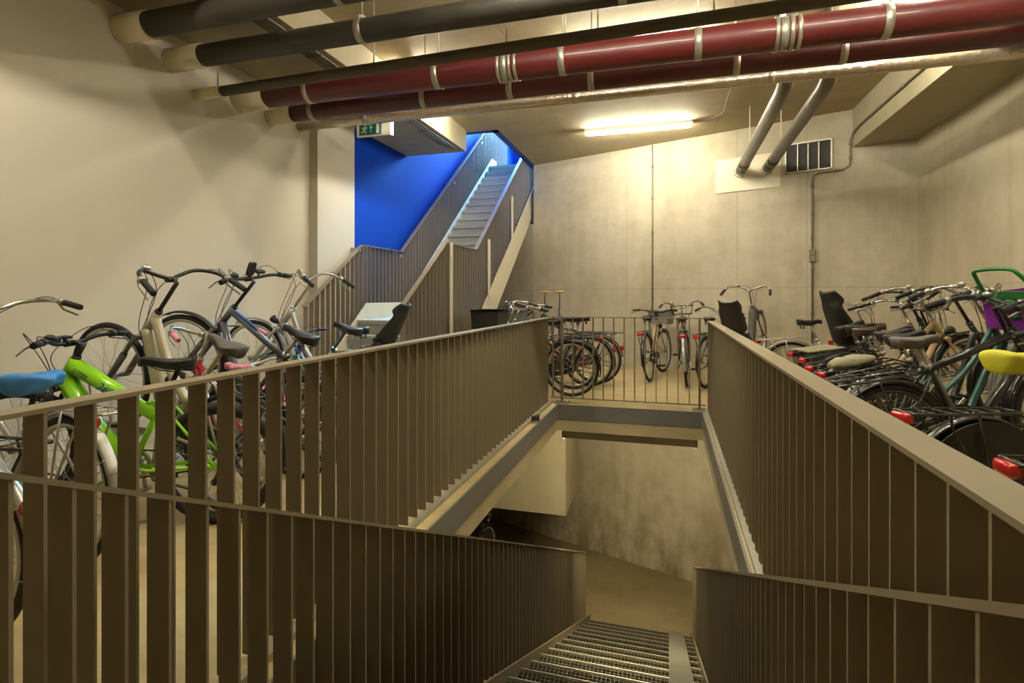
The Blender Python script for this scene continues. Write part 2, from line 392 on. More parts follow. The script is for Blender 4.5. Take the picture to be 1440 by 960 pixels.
def upath(x): return [(x, A0 - .02, 1.12), (x, A1 - .02, ZL + RH), (x, A2, ZL + RH), (x, A3 - .1, ZT + RH - .05), (x, A3 + 1.3, ZT + RH - .05)]
def udrop(bot):
    def f(p):
        y = p.y
        base = .1 + (y - A0) * (ZL / (A1 - A0)) if y < A1 else ZL if y < A2 else ZL + (y - A2) * US if y < A3 else ZT
        return p.z - max(base - bot, .05)
    return f
lr = flat_rail('stair_railing', 'left railing of the ascending stairs, fixed to the blue wall', upath(UXL - .05), 1, base=0, m='rail_up', pitch=.105, dropf=udrop(.0), width=.06)
g = MB()
inv2 = Matrix.Translation(-lr.location)
for y, z in ((A1 - .1, ZL + RH - .06), (A2 - .05, ZL + RH - .06), (A2 + 2.1, ZL + RH + 1.5), (A2 + 3.7, ZL + RH + 2.7)):
    MB().box(-4.128, -3.95, y - .02, y + .02, z - .03, z + .02).build('wall_bracket', M['galv'], lr, inv2)
lr2 = flat_rail('stair_railing', 'right railing of the ascending stairs with side-fixed posts', upath(UXR + .04), 1, base=0, m='rail_up', pitch=.105, dropf=lambda p: udrop(.35 if p.y < A2 + .1 else .02)(p), width=.06)
inv2 = Matrix.Translation(-lr2.location)
for y, z0, z1 in ((A1 + .02, .1, ZL + RH), (A2 + .45, ZL - .2, ZL + RH + .2), (A2 + 1.75, ZL + .9, ZL + RH + 1.1)):
    MB().box(UXR + .092, UXR + .112, y - .035, y + .035, z0, z1).build('post', M['stringer'], lr2, inv2)

# ------------------------------------------------------------------ pipes under the ceiling (all run across the hall)
def pipe(name, label, y, z, r, m, x0=XL, x1=XR, sleeve=.2, clamps=(), clamp_m='galv', rods=(), cat='pipe', double=(), sr=1.12, dz=0):
    root = empty(name, label, cat, (x0, y, z)); inv = Matrix.Translation(-root.location)
    zz = lambda x: z + dz * (x - x0) / (x1 - x0)
    xs = [x0 + sleeve * .9 + i * (x1 - x0 - sleeve * .9) / 12 for i in range(13)]
    MB().tube([(x, y, zz(x)) for x in xs], r, 24).build('pipe_run', M[m], root, inv)
    if sleeve: MB().tube([(x0 - .05, y, z), (x0 + sleeve, y, zz(x0 + sleeve))], r * sr, 24).build('wall_sleeve', M['collar'], root, inv)
    for x in clamps:
        w = .028; q = MB().tube([(x - w, y, zz(x)), (x + w, y, zz(x))], r + .004, 24)
        if x in double:
            for k in (-.05, .05, .1): q.tube([(x + k - .014, y, zz(x)), (x + k + .014, y, zz(x))], r + .008, 24)
        q.box(x - .02, x + .02, y - .02, y + .02, zz(x) + r, zz(x) + r + .03).build('pipe_clamp', M[clamp_m], root, inv)
    for x in rods:
        MB().tube([(x, y, zz(x) + r), (x, y, ZC if -3.09 < x < 2.5 else SOFL if x < 0 else SOFR)], .006, 6).build('hanger_rod', M['galv'], root, inv)
    return root
pipe('drain_pipe', 'thick black pipe nearest the viewer, entering the left wall uppermost', 3.27, 3.37, .095, 'blackpipe', clamps=(-2.2, -.2), rods=(-2.2, -.2), sleeve=.3)
pipe('drain_pipe', 'thick black pipe second from the viewer, below the first black pipe', 3.72, 3.31, .09, 'blackpipe', clamps=(-2.3, -.3, 1.5), rods=(-2.3, -.3, 1.5), sleeve=.36)
pipe('drain_pipe', 'thin dark olive insulated pipe running above the red pipes', 3.98, 3.10, .045, 'darkpipe', sleeve=.3, rods=(-3.95, -2.35, -1.2, -.5, .3, 1.2), dz=.12)
pipe('sprinkler_pipe', 'upper red pipe with steel clamps', 4.50, 3.245, .118, 'redpipe', clamps=(-3.35, -2.0, -1.36, -.86, .22, .83, 1.5, 2.4), double=(-1.36, .83), rods=(-2.0, -.86, -.84, .22, 1.5), sleeve=.36, dz=-.03)
pipe('sprinkler_pipe', 'lower red pipe behind the upper one, just before the foil pipe', 4.96, 3.225, .095, 'redpipe_low', clamps=(-3.65, -2.35, -1.45, -.68, .55, 1.35), rods=(-2.35, -.68, .55), sleeve=.3)
fo = pipe('insulated_pipe', 'foil wrapped insulated pipe lowest of the row', 5.43, 3.258, .064, 'silver', sleeve=.0, clamps=(-3.3, -.9, .9), clamp_m='silver', rods=(-2.4, .0, 1.4))
# grey pipes to the back wall
def wpipe(label, x, sw):
    p = W(sw, 3.2); root = empty('drain_pipe', label, 'pipe', p); inv = Matrix.Translation(-V(p))
    pts = [(x, p.y + .02, 3.2), (x, 5.95, 3.26)] + crv([(x, 5.95, 3.26), (x, 5.72, 3.30), (x, 5.6, 3.45), (x, 5.58, 3.88)], 5)[1:]
    MB().tube(pts, .074, 18).build('pipe_run', M['greypipe'], root, inv)
    MB().tube([(x, p.y + .02, 3.2), (x, p.y - .1, 3.2)], .086, 18).build('wall_sleeve', M['collar'], root, inv)
    for y in (p.y - .55, p.y - .3): MB().tube([(x, y - .03, 3.2), (x, y + .03, 3.2)], .08, 18).build('pipe_socket', M['darkpipe' if y < p.y - .5 else 'greypipe'], root, inv)
    MB().tube([(x, p.y - 1.1, 3.26), (x, p.y - 1.1, ZC)], .006, 6).build('hanger_rod', M['collar'], root, inv)
wpipe('left one of two grey pipes running from the ceiling into the back wall', 1.08, 2.09)
wpipe('right one of two grey pipes running from the ceiling into the back wall', 1.45, 2.49)
# wall panel, vent, conduits
pa = empty('wall_panel', 'white rectangular panel on the back wall behind the grey pipes', 'panel', W(2.2, 3.18)); pa.rotation_euler = (0, 0, math.atan2(E_.y, E_.x))
MB().box(-.47, .47, -.012, 0, -.26, .24).build('board', M['white'], pa)
MB().box(-.48, -.465, -.018, 0, -.27, .25).box(.465, .48, -.018, 0, -.27, .25).box(-.48, .48, -.018, 0, -.275, -.26).box(-.48, .48, -.018, 0, .24, .255).build('frame', M['collar'], pa)
ve = empty('air_vent', 'galvanised air vent grille with painted-dark interior high on the back wall', 'vent', W(3.05, 3.3)); ve.rotation_euler = pa.rotation_euler
MB().box(-.29, .29, -.006, 0, -.2, .2).build('interior', M['vent_dark'], ve)  # flat plate on the wall; its dark colour stands in for duct shade
MB().box(-.31, -.29, -.04, 0, -.22, .22).box(.29, .31, -.04, 0, -.22, .22).box(-.31, .31, -.04, 0, -.22, -.2).box(-.31, .31, -.04, 0, .2, .22).build('frame', M['galv'], ve)
for x in (-.138, 0, .138): MB().box(x - .007, x + .007, -.036, -.005, -.195, .195).build('grille_bar', M['galv'], ve)
def conduit(label, pts, r=.011, clips=(), m='conduit'):
    root = empty('electric_conduit', label, 'conduit', pts[0]); inv = Matrix.Translation(-V(pts[0]))
    MB().tube(pts, r, 8).build('conduit_run', M[m], root, inv)
    for p, d in clips:
        p = V(p); d = V(d).normalized() * .02
        MB().tube([p - d, p + d], r + .008, 8).build('conduit_clip', M[m], root, inv)
    return root
up = (0, 0, 1)
conduit('grey conduit dropping down the back wall from the visible tube lamp', [W(.649, .75, .02), W(.649, 3.87, .02)], clips=[(W(.649, z, .02), up) for z in (1.2, 1.75, 2.35, 2.95, 3.5)])
c2 = [W(3.105, .55, .025), W(3.105, 2.93, .025), W(3.125, 3.01, .025), W(3.19, 3.04, .025), W(3.5, 3.05, .025), W(3.57, 3.09, .025), W(3.58, 3.17, .025), W(3.58, 3.45, .025)]
pe = V(c2[-1]); c2 += [V((2.478, pe.y - .1, 3.53)), V((2.478, pe.y - .3, 3.56)), V((2.478, 4.0, 3.56))]
ob = conduit('grey conduit with switch box dropping down the back wall under the right beam', c2, .014, clips=[(W(3.105, z, .025), up) for z in (1.0, 1.65, 2.1, 2.45, 2.85)] + [(W(3.58, 3.2, .025), up), (W(3.58, 3.4, .025), up), (W(3.4, 3.046, .025), E_)] + [((2.478, y, 3.56), (0, 1, 0)) for y in (7.6, 6.9, 6.2, 5.4)])
q = MB().box(-.04, .04, -.05, 0, -.09, -.005).box(-.04, .04, -.05, 0, .005, .09); o = q.build('switch_box', M['conduit'], ob)
o.matrix_local = Matrix.Translation(W(3.105, 1.84, 0) - ob.location) @ Matrix.Rotation(pa.rotation_euler.z, 4, 'Z')
for i in range(4):
    x = -3.16 - i * .05
    conduit('%s of four thin cable tubes under the left soffit' % ('outermost', 'second', 'third', 'innermost')[i], [(x, 1.0, SOFL - .018), (x, 7.9 - i * .1, SOFL - .018)], .009, clips=[((x, y, SOFL - .018), (0, 1, 0)) for y in (3.2, 4.4, 5.6, 6.8)])
conduit('thin conduit looping over the ceiling right of the visible tube lamp', [(.36, 8.6, ZC - .02), (.6, 8.5, ZC - .02), (.75, 8.25, ZC - .02), (.75, 6.6, ZC - .02)], .01)

# ------------------------------------------------------------------ lamps
def tube_lamp(label, c, length, axis, z=ZC, low=False):
    root = empty('tube_lamp', label, 'ceiling lamp', (c[0], c[1], z), (0, 0, R_(90) if axis == 'y' else 0), group=None)
    h = length / 2
    MB().box(-h, h, -.035, .035, -.045, 0).build('housing', M['lampbody'], root)
    MB().tube([(-h + .03, 0, -.075), (h - .03, 0, -.075)], .024, 10).build('tube', M['lowtube' if low else 'tube'], root)
    if low: MB().box(-h, h, -.052, -.045, -.118, 0).box(-h - .004, -h + .01, -.052, .08, -.135, 0).box(h - .01, h + .004, -.052, .08, -.135, 0).build('reflector', M['lampbody'], root)  # shade plate hides the tube; end baffles added to block its spill
    for s_ in (-1, 1): MB().box(s_ * h - .03 * (s_ > 0), s_ * h + .03 * (s_ < 0), -.03, .03, -.1, -.03).build('end_cap', M['lampbody'], root)
    return root
tube_lamp('lit tube lamp visible on the ceiling before the back wall', (-.47, 8.57), 1.62, 'x')
tube_lamp('lit tube lamp hidden above the red pipes in mid ceiling', (-.3, 5.72), 1.5, 'x')
tube_lamp('lit tube lamp along the left soffit, its end peeping under the foil pipe', (-2.78, 6.28), 1.62, 'y')
tube_lamp('lit tube lamp along the right soffit above the red pipes', (1.93, 5.2), 1.5, 'y')
tube_lamp('lit tube lamp on the ceiling above the viewer', (-.4, 2.75), 1.5, 'x')
tube_lamp('unseen fill tube lamp added on the ceiling right of the viewer', (1.55, 2.75), 1.5, 'x')  # added out of view to brighten the right wall
tube_lamp('lit tube lamp on the ceiling near the left wall above the viewer', (-2.75, 1.6), 1.5, 'y')
tube_lamp('lit tube lamp of the lower level under the far stairwell edge', (-.45, 6.3), 1.5, 'x', -.3, True)
# exit sign
es = empty('exit_sign', 'green and white running man exit sign hanging under the left soffit', 'exit sign', (-3.47, 5.9, 3.295))
MB().box(-.24, .225, -.02, .02, -.085, .08).build('sign_body', M['signwhite'], es)
MB().box(.225, .24, -.03, .03, -.09, .085).build('lit_edge', M['signlit'], es)
MB().box(-.2, .1, -.024, -.02, -.07, .062).build('green_panel', M['signgreen'], es)
q = MB()
def flatp(poly): q.prism(poly, -.027, -.0242, lambda u, v, w: (u, w, v))
flatp([(.035, -.058), (.075, -.058), (.075, .05), (.035, .05)])                       # door
flatp([(-.042, -.05), (-.034, -.05), (-.034, .02), (-.042, .02)]); flatp([(-.062, .012), (-.038, .042), (-.014, .012), (-.02, .006), (-.038, .028), (-.056, .006)])   # arrow
flatp([(-.112 + .011 * math.cos(a * .7854), .042 + .011 * math.sin(a * .7854)) for a in range(8)])   # head
flatp([(-.138, .03), (-.118, .03), (-.105, .012), (-.122, -.012), (-.142, -.004)])      # torso
flatp([(-.125, .028), (-.1, .016), (-.088, .022), (-.086, .014), (-.1, .004), (-.118, .012)])   # arm
flatp([(-.138, .028), (-.158, .016), (-.162, -.004), (-.154, -.004), (-.15, .01), (-.134, .018)])
flatp([(-.124, -.01), (-.106, -.026), (-.108, -.056), (-.118, -.056), (-.118, -.03), (-.138, -.012)])   # legs
flatp([(-.14, -.004), (-.15, -.03), (-.178, -.032), (-.178, -.042), (-.144, -.042), (-.128, -.012)])
q.build('pictogram', M['signwhite'], es)
MB().box(-.2, -.17, -.008, .008, .08, SOFL - 3.295).box(.15, .18, -.008, .008, .08, SOFL - 3.295).build('hanger', M['signwhite'], es)
#BIKES#
# ------------------------------------------------------------------ bicycles
M['rubber'] = mat('black_rubber', '1d1c1b', .75, 0, .1, 20)
M['rubberbrown'] = mat('dusty_tyre', '2e2822', .8, 0, .15, 20)
M['chrome'] = mat('polished_steel', 'c9c4ba', .22, .9, .04, 10)
M['alu'] = mat('brushed_aluminium', 'b4afa5', .38, .75, .05, 10)
M['darksteel'] = mat('dark_drivetrain_steel', '4a4540', .45, .7, .15, 20)
M['black'] = mat('black_enamel', '171615', .3, 0, .05, 5, 0, .3)
M['plastic'] = mat('black_plastic', '201f1e', .5, 0, .06, 10, .05)
M['saddle'] = mat('black_saddle_vinyl', '201e1d', .5, 0, .08, 12, .08)
M['brownsaddle'] = mat('brown_saddle_leather', '3d2a20', .4, 0, .12, 10, .08)
M['greysaddle'] = mat('grey_saddle_vinyl', '57524c', .55, 0, .06, 10, .05)
M['red'] = mat('red_reflector', 'b41a17', .25, 0, .08, 30, 0, .5)
M['amber'] = mat('amber_reflector', 'c86a1e', .3, 0, .06, 30)
M['whitep'] = mat('white_enamel', 'd6d2c8', .35, 0, .03, 5)
M['blue_cover'] = mat('blue_saddle_cover_cloth', '3f83c8', .6, 0, .08, 9, .25)
M['yellow_cover'] = mat('yellow_saddle_cover_cloth', 'b9b31e', .6, 0, .12, 11, .4)
M['pink'] = mat('pink_foam', 'd88a9c', .6, 0, .06, 9)
M['crategrey'] = mat('grey_basket_plastic', '82807d', .5, 0, .05, 12)
M['purple'] = mat('purple_crate_plastic', '7a2490', .4, 0, .08, 8)
M['green'] = mat('green_crate_plastic', '24682f', .4, 0, .06, 8)
M['limegreen'] = mat('lime_green_enamel', '8fd614', .3, 0, .03, 5, 0, .4)
M['creamp'] = mat('champagne_enamel', 'b5aa90', .35, .2, .04, 5, 0, .3)
M['silverp'] = mat('silver_enamel', 'a5a29b', .32, .5, .04, 5, 0, .3)
M['slate'] = mat('slate_blue_enamel', '55595f', .32, .2, .04, 5, 0, .3)
M['redp'] = mat('red_enamel', 'b02a2a', .3, 0, .04, 5, 0, .4)
M['goldp'] = mat('pale_gold_enamel', 'b59a72', .33, .3, .05, 5, 0, .3)
M['tealp'] = mat('teal_enamel', '25564f', .33, .1, .04, 5, 0, .3)
M['bluep'] = mat('blue_enamel', '2b5fa8', .33, .1, .04, 5, 0, .3)
M['greyp'] = mat('grey_enamel', '5b5953', .4, .2, .04, 5, 0, .3)
M['gripbrown'] = mat('brown_grip_rubber', '4d2d22', .55, 0, .08, 10)
M['skirt'] = mat('black_skirt_guard_vinyl', '0d0d0d', .55, 0, .08, 10)
M['cloth'] = mat('pale_cloth', '857d63', .8, 0, .15, 12, .4)
M['bluedec'] = mat('blue_decal', '2055a8', .4, 0, .02, 5)
M['bellgreen'] = mat('green_bell_enamel', '3fa83a', .35, 0, .04, 5)
CACHE = {}
def cmesh(key, fn):
    if key not in CACHE: CACHE[key] = fn()
    return CACHE[key]
def wheel_meshes(R, fat, spokes=28):
    def tyre():
        t = .017 * fat; mb = MB(); pr = []
        for k in range(10):
            a = 2 * math.pi * k / 10; pr.append((R - t * 1.05 + t * 1.05 * math.cos(a), t * math.sin(a)))
        mb.lathe_y(pr, 48); return mb.mesh('tyre')
    def rim():
        ri = R - .034 * (.6 + .4 * fat); w = .012
        return MB().lathe_y([(ri, w), (ri - .002, -w), (ri - .022, -.006), (ri - .022, .006)], 48).mesh('wheel')
    def spk():
        ri = R - .052; mb = MB()
        for k in range(spokes):
            s_ = 1 if k % 2 else -1; a = 2 * math.pi * k / spokes; b = a + (.9 if (k // 2) % 2 else -.9)
            mb.tube([(.022 * math.cos(b), s_ * .03, .022 * math.sin(b)), (ri * math.cos(a), 0, ri * math.sin(a))], .0013, 4, cap=False)
        return mb.mesh('spokes')
    def hub(): return MB().tube([(0, -.055, 0), (0, -.035, 0), (0, -.033, 0), (0, -.028, 0), (0, -.02, 0), (0, .02, 0), (0, .028, 0), (0, .033, 0), (0, .035, 0), (0, .055, 0)], [.008, .008, .028, .028, .015, .015, .028, .028, .008, .008], 12).mesh('hub')
    return cmesh(('t', R, fat), tyre), cmesh(('r', R, fat), rim), cmesh(('s', R, spokes), spk), cmesh('hub', hub)
def saddle_mesh(L=.27, wd=.092, th=.066, puff=0, lump=0):
    rings = []; rnd = random.Random(7); N = 12
    for i in range(N + 1):
        t = i / N; x = -.46 * L + L * t
        hw = wd * (1 - math.exp(-((t + .06) * 5.5))) * (1 / (1 + math.exp((t - .45) * 10))) + .021 * (1 - max(0, (t - .88) / .12) ** 2 * .5)
        hw = hw * (1 + puff * .25) + puff * .012
        zt = .006 * math.cos(t * 5) + .012 * (t < .25) * (1 - t * 4) - .014 * max(0, (t - .8) / .2) ** 2 + puff * .012
        dr = th * ((.95 - .85 * min(t / .6, 1)) + .42 * min(t / .6, 1)) * (1 + puff * .6)
        ring = []
        for k in range(16):
            a = 2 * math.pi * k / 16; cy, cz = math.cos(a), math.sin(a)
            y = hw * math.copysign(abs(cy) ** .75, cy)
            z = zt + (cz * (.016 + .02 * puff) * (1 if t > .08 else .6) if cz > 0 else cz * dr)
            if cz < -.3: y *= .86
            ring.append((x, y + lump * rnd.uniform(-.004, .004), z + lump * rnd.uniform(-.005, .005)))
        rings.append(ring)
    return MB().loft(rings).mesh('saddle')
def child_seat(mk, root, P, twin=False):
    """P: matrix placing the seat (x forward, z up) on the rear rack"""
    path = [(.17, .05), (.1, .012), (0, 0), (-.09, .02), (-.13, .08), (-.16, .22), (-.19, .36), (-.215, .47), (-.225, .54), (-.25, .66)]
    w = [.13, .15, .155, .16, .165, .17, .168, .16, .155, .135]; wing = [.08, .15, .2, .23, .22, .18, .13, .1, .14, .07]
    sm_ = crv([(x, z, a) for (x, z), a in zip(path, w)], 3); wing = [p.x for p in crv([(a, 0, 0) for a in wing], 3)]
    path = [(p.x, p.y) for p in sm_]; w = [p.z for p in sm_]
    rings = []
    for i, (x, z) in enumerate(path):
        a = path[max(i - 1, 0)]; b = path[min(i + 1, len(path) - 1)]; tx, tz = b[0] - a[0], b[1] - a[1]; l = math.hypot(tx, tz); nx, nz = -tz / l, tx / l
        nx, nz = (-nx, -nz) if (nx < -.2 or nz < -.5) else (nx, nz)
        out = []; inn = []
        for k in range(13):
            u = -1 + k / 6; d = wing[i] * abs(u) ** 3
            inn.append((x + nx * (d + .012), w[i] * u * .96, z + nz * (d + .012)))
            out.append((x + nx * d, w[i] * u * 1.04, z + nz * d))
        rings.append(out + inn[::-1])
    s_ = MB().loft(rings).build('child_seat', M['plastic'], root, P)
    for sy in (-1, 1):
        mb = MB().loft([[(x + dx, sy * (y + dy), z) for dx, dy in ((-.05, -.012), (.05, -.012), (.06, .03), (-.04, .03))] for x, y, z in ((.02, .15, .08), (.1, .165, -.05), (.15, .17, -.18), (.2, .17, -.3))], smooth=False)
        ya, yb = sorted((sy * .13, sy * .22)); mb.box(.14, .27, ya, yb, -.33, -.3).build('leg_guard', M['plastic'], s_)
    MB().box(-.19, -.165, -.03, .03, .02, .075).build('reflector', M['red'], s_)
    mb = MB()
    for sy in (-1, 1): mb.bar((-.165, sy * .06, .45), (-.1, sy * .05, .04), .025, .004, (1, 0, 0))
    mb.build('strap', M['greyp'], s_)
    MB().tube([(-.28, -.07, .0), (.12, -.07, .0), (.12, .07, .0), (-.28, .07, .0)], .008, 6, closed=True).build('carrier', M['darksteel'], s_)
    return s_
def open_box(L, Wd, H, taper=.88, th=.006, slots=0):
    mb = MB()
    def ring(s_, z): return [(-L / 2 * s_, -Wd / 2 * s_, z), (L / 2 * s_, -Wd / 2 * s_, z), (L / 2 * s_, Wd / 2 * s_, z), (-L / 2 * s_, Wd / 2 * s_, z)]
    k = 1 - 2 * th / Wd
    mb.loft([ring(taper, 0), ring(1, H), ring(1.05, H), ring(1.05, H - .015), ring(1.05, H), ring(k, H), ring(taper * k, th)], smooth=False)
    for i in range(slots):
        y = -Wd / 2 + Wd * (i + .5) / slots
    return mb
def bike(label, pose, frame, R=.345, WB=1.08, HT=.17, stem=.16, ext=.05, sl=.68, kind='step', bars='swept', grip='rubber', saddle='saddle', fork=None, susp=False,
         fender=None, rack='black', light='rack', guard='plastic', fat=1.0, rim='alu', tyre='rubber', steer=0, seatpost='alu', barm='alu', saddle_kw={}, cover=None, saddle_yaw=0,
         childseat=False, basket=None, skirt=None, kick=True, dec=None, lamp=True, lean=0, stemm=None, front_rack=None, z0=0, bell='alu', saddle_pitch=0, cargo=None, group=None, thick=1.0, white_tail=False, text=(), gadgets=(), seat_tilt=0, seat_scale=.84, light_a=152, patch=(172, 199), sad_dx=0):
    x, y, hd, pt = pose; hd, pt = R_(hd), R_(pt)
    root = empty('bicycle', label, 'bicycle', (0, 0, 0), group=group)
    root.matrix_world = Matrix.Translation((x, y, z0)) @ Matrix.Rotation(hd, 4, 'Z') @ Matrix.Rotation(R_(lean), 4, 'X') @ Matrix.Translation((0, 0, R)) @ Matrix.Rotation(-pt, 4, 'Y') @ Matrix.Translation((0, 0, -R))
    fork = fork or frame; stemm = stemm or barm
    ha = R_(69); u = V((-math.cos(ha), 0, math.sin(ha))); n = V((math.sin(ha), 0, math.cos(ha)))
    F = V((WB, 0, R)); Rr = V((0, 0, R)); A = F - n * .05
    crown = A + u * (R + .05); h0 = A + u * (R + .075); h1 = h0 + u * HT
    clamp = h1 + u * stem + V((ext, 0, 0))
    bb = V((.455, 0, .285 * R / .345)); sd = V((-math.cos(R_(71)), 0, math.sin(R_(71)))); sad = bb + sd * sl
    fs = R / .345
    stp = bb + sd * min(.50 * fs if kind == 'diamond' else .44 * fs, sl - .1)
    S = rot_at(h0, u, R_(steer))
    I = Matrix.Identity(4)
    # frame
    m = MB(); tk = thick
    m.tube([h0 - u * .005, h1 + u * .005], .021 * (1 + (tk - 1) * .5), 12)
    m.tube([bb - sd * .02, stp], .0165, 10); m.tube([bb + V((0, -.036, 0)), bb + V((0, .036, 0))], .024, 12)
    hb = h0 + u * .035; ht = h1 - u * .03
    if kind == 'diamond':
        m.tube([hb, bb + V((.02, 0, .01))], .021 * tk, 12); m.tube([ht, stp - sd * .02], .018 * tk, 12)
    elif kind == 'sloping':
        m.tube([hb, hb.lerp(bb, .5) + V((.02, 0, -.02)), bb + V((.02, 0, .01))], [.026 * tk, .026 * tk, .022 * tk], 12); m.tube([ht, bb + sd * .30], [.024 * tk, .017 * tk], 12)
        m.tube([ht.lerp(bb + sd * .30, .8), bb + sd * .42 * fs], .01, 8)
    elif kind == 'step':
        m.tube(crv([hb, hb.lerp(bb, .45) + V((-.01, 0, -.05)), bb + V((.06, 0, .0)), bb], 5), .021 * tk, 12)
        m.tube(crv([ht, ht.lerp(bb + sd * .2, .5) + V((0, 0, -.05)), bb + sd * .2], 5), .0165 * tk, 10)
    elif kind == 'swan':
        m.tube(crv([ht - u * .03, ht.lerp(bb, .4) + V((-.0, 0, -.12)), bb + V((.1, 0, .03)), bb + sd * .05], 6), .024 * tk, 12)
    elif kind == 'mixte':
        m.tube([hb, bb + V((.02, 0, .01))], .02 * tk, 12); m.tube([ht, bb + sd * .26], .017 * tk, 10)
    for sy in (-1, 1):
        m.tube([bb + V((-.03, sy * .03, 0)), bb + V((-.12, sy * .048, 0)), Rr + V((.02, sy * .062, 0))], .0095, 8)
        m.tube([stp - sd * .03, stp - sd * .05 + V((-.05, sy * .045, -.02)), Rr + V((.01, sy * .062, .01))], .0078, 8)
        m.box(-.02, .03, sy * .062 - .003, sy * .062 + .003, R - .02, R + .02)
    fr = m.build('frame', M[frame], root)
    if dec:
        q = MB(); a, b = ((ht, stp) if kind in ('diamond',) else (ht, bb + sd * .30) if kind == 'sloping' else (hb, bb))
        for t0, t1 in dec[1:]:
            if kind == 'diamond': q.bar(a.lerp(b, t0) + V((0, .003, .0195 * tk)), a.lerp(b, t1) + V((0, .003, .0195 * tk)), .02, .004); continue
            q.tube([a.lerp(b, t0), a.lerp(b, t1)], .0245 * tk if kind == 'sloping' else .0195 * tk if kind == 'diamond' else .0225 * tk, 12)
        q.build('decal_band', M[dec[0]], fr)
    if text:
        ln = h1 - u * .03; le = bb + sd * .30; d = (le - ln).normalized()
        for body, s0, size, off, mm in text:
            tc = bpy.data.curves.new('lettering', 'FONT'); tc.body = body; tc.size = size; tc.shear = .25; tc.extrude = .0006
            to = bpy.data.objects.new('lettering', tc); me = bpy.data.meshes.new_from_object(to); bpy.data.objects.remove(to); bpy.data.curves.remove(tc)
            nl = V((0, 1, 0)); upv = nl.cross(d).normalized(); ctr = ln.lerp(le, s0) + nl * off - upv * size * .35
            link('lettering', me, M[mm], fr, Matrix(((d.x, upv.x, nl.x, ctr.x), (d.y, upv.y, nl.y, ctr.y), (d.z, upv.z, nl.z, ctr.z), (0, 0, 0, 1))))
    # fork (steers)
    m = MB()
    for sy in (-1, 1):
        if susp:
            m.tube([crown + V((0, sy * .055, 0)), A + u * .2 + V((0, sy * .055, 0))], .0125, 10)
            m.tube([A + u * .26 + V((0, sy * .055, 0)), A + u * .06 + V((0, sy * .055, 0)), F + V((-.005, sy * .055, 0))], [.02, .019, .014], 10)
        else:
            m.tube(crv([crown + V((0, sy * .04, 0)), A + u * .2 + V((0, sy * .05, 0)), F + V((0, sy * .055, 0))], 4), .0115, 8)
    m.tube([crown + V((0, -.06, 0)), crown + V((0, .06, 0))], .02, 8); m.tube([crown - u * .01, h0], .018, 10)
    if susp: m.tube(crv([A + u * .25 + V((0, -.055, 0)), A + u * .3 + n * .05, A + u * .25 + V((0, .055, 0))], 4), .012, 8)
    fk = m.build('fork', M[fork], root, S)
    # wheels
    ty, ri, sp, hu = wheel_meshes(R, fat)
    for c, MM in ((Rr, I), (F, S)):
        w = link('wheel', ri, M[rim], root, MM @ Matrix.Translation(c))
        link('tyre', ty, M[tyre], w); link('spokes', sp, M['alu'], w); link('hub', hu, M['alu'], w)
    # fenders
    if fender:
        for c, MM, a0, a1 in ((Rr, I, R_(5), R_(195)), (F, S, R_(45), R_(205))):
            q = MB(); rings = []
            rr = R + .018 + .006 * fat; hw = .026 * max(1, fat * .85)
            for k in range(19):
                a = a0 + (a1 - a0) * k / 18; ca, sa = math.cos(a), math.sin(a)
                rings.append([(c.x + r * ca, yy, c.z + r * sa) for r, yy in ((rr - .012, -hw), (rr, -hw * .7), (rr + .004, 0), (rr, hw * .7), (rr - .012, hw), (rr - .004, 0))])
            q.loft(rings)
            for a in ((R_(150), R_(190)) if c is Rr else (R_(180),)):
                for sy in (-1, 1): q.tube([c + V((0, sy * .06, 0)), c + V((rr * math.cos(a), sy * hw, rr * math.sin(a)))], .0025, 5)
            mg = q.build('mudguard', M[fender], root, MM)
            if c is Rr and white_tail:
                rings = []
                for k in range(7):
                    a = R_(patch[0]) + R_(patch[1] - patch[0]) * k / 6; ca, sa = math.cos(a), math.sin(a)
                    rings.append([(c.x + r * ca, yy, c.z + r * sa) for r, yy in ((rr - .01, -hw * 1.05), (rr + .006, -hw * .7), (rr + .01, 0), (rr + .006, hw * .7), (rr - .01, hw * 1.05), (rr, 0))])
                MB().loft(rings).build('reflective_tail_patch', M['whitep'], mg)
    # cockpit
    m = MB().tube([h1, h1 + u * stem, h1 + u * stem + V((ext * .5, 0, .006)), clamp], .0125 if stem > .12 else .015, 10)
    m.tube([h1 - u * .004, h1 + u * .022], .022, 12); m.tube([clamp + V((0, -.03, 0)), clamp + V((0, .03, 0))], .018, 10)
    m.build('stem', M[stemm], root, S)
    if bars == 'flat': half = [(0, 0, 0), (0, .1, .005), (-.03, .2, .03), (-.06, .3, .035), (-.075, .35, .033)]; g0 = 3
    elif bars == 'high': half = [(0, 0, 0), (.01, .07, .02), (-.01, .15, .07), (-.06, .22, .09), (-.17, .28, .07), (-.29, .31, .035)]; g0 = 4
    else: half = [(0, 0, 0), (.025, .08, .02), (.02, .17, .05), (-.05, .25, .06), (-.15, .29, .045), (-.26, .31, .02)]; g0 = 4
    k = .8 if R < .28 else 1
    half = [V(p) * k for p in half]
    cl = crv(half, 5); path = [V((p.x, -p.y, p.z)) for p in cl[::-1][:-1]] + cl
    hbar = MB().tube([clamp + p for p in path], .0115, 10).build('handlebar', M[barm], root, S)
    gi = (g0) * 5
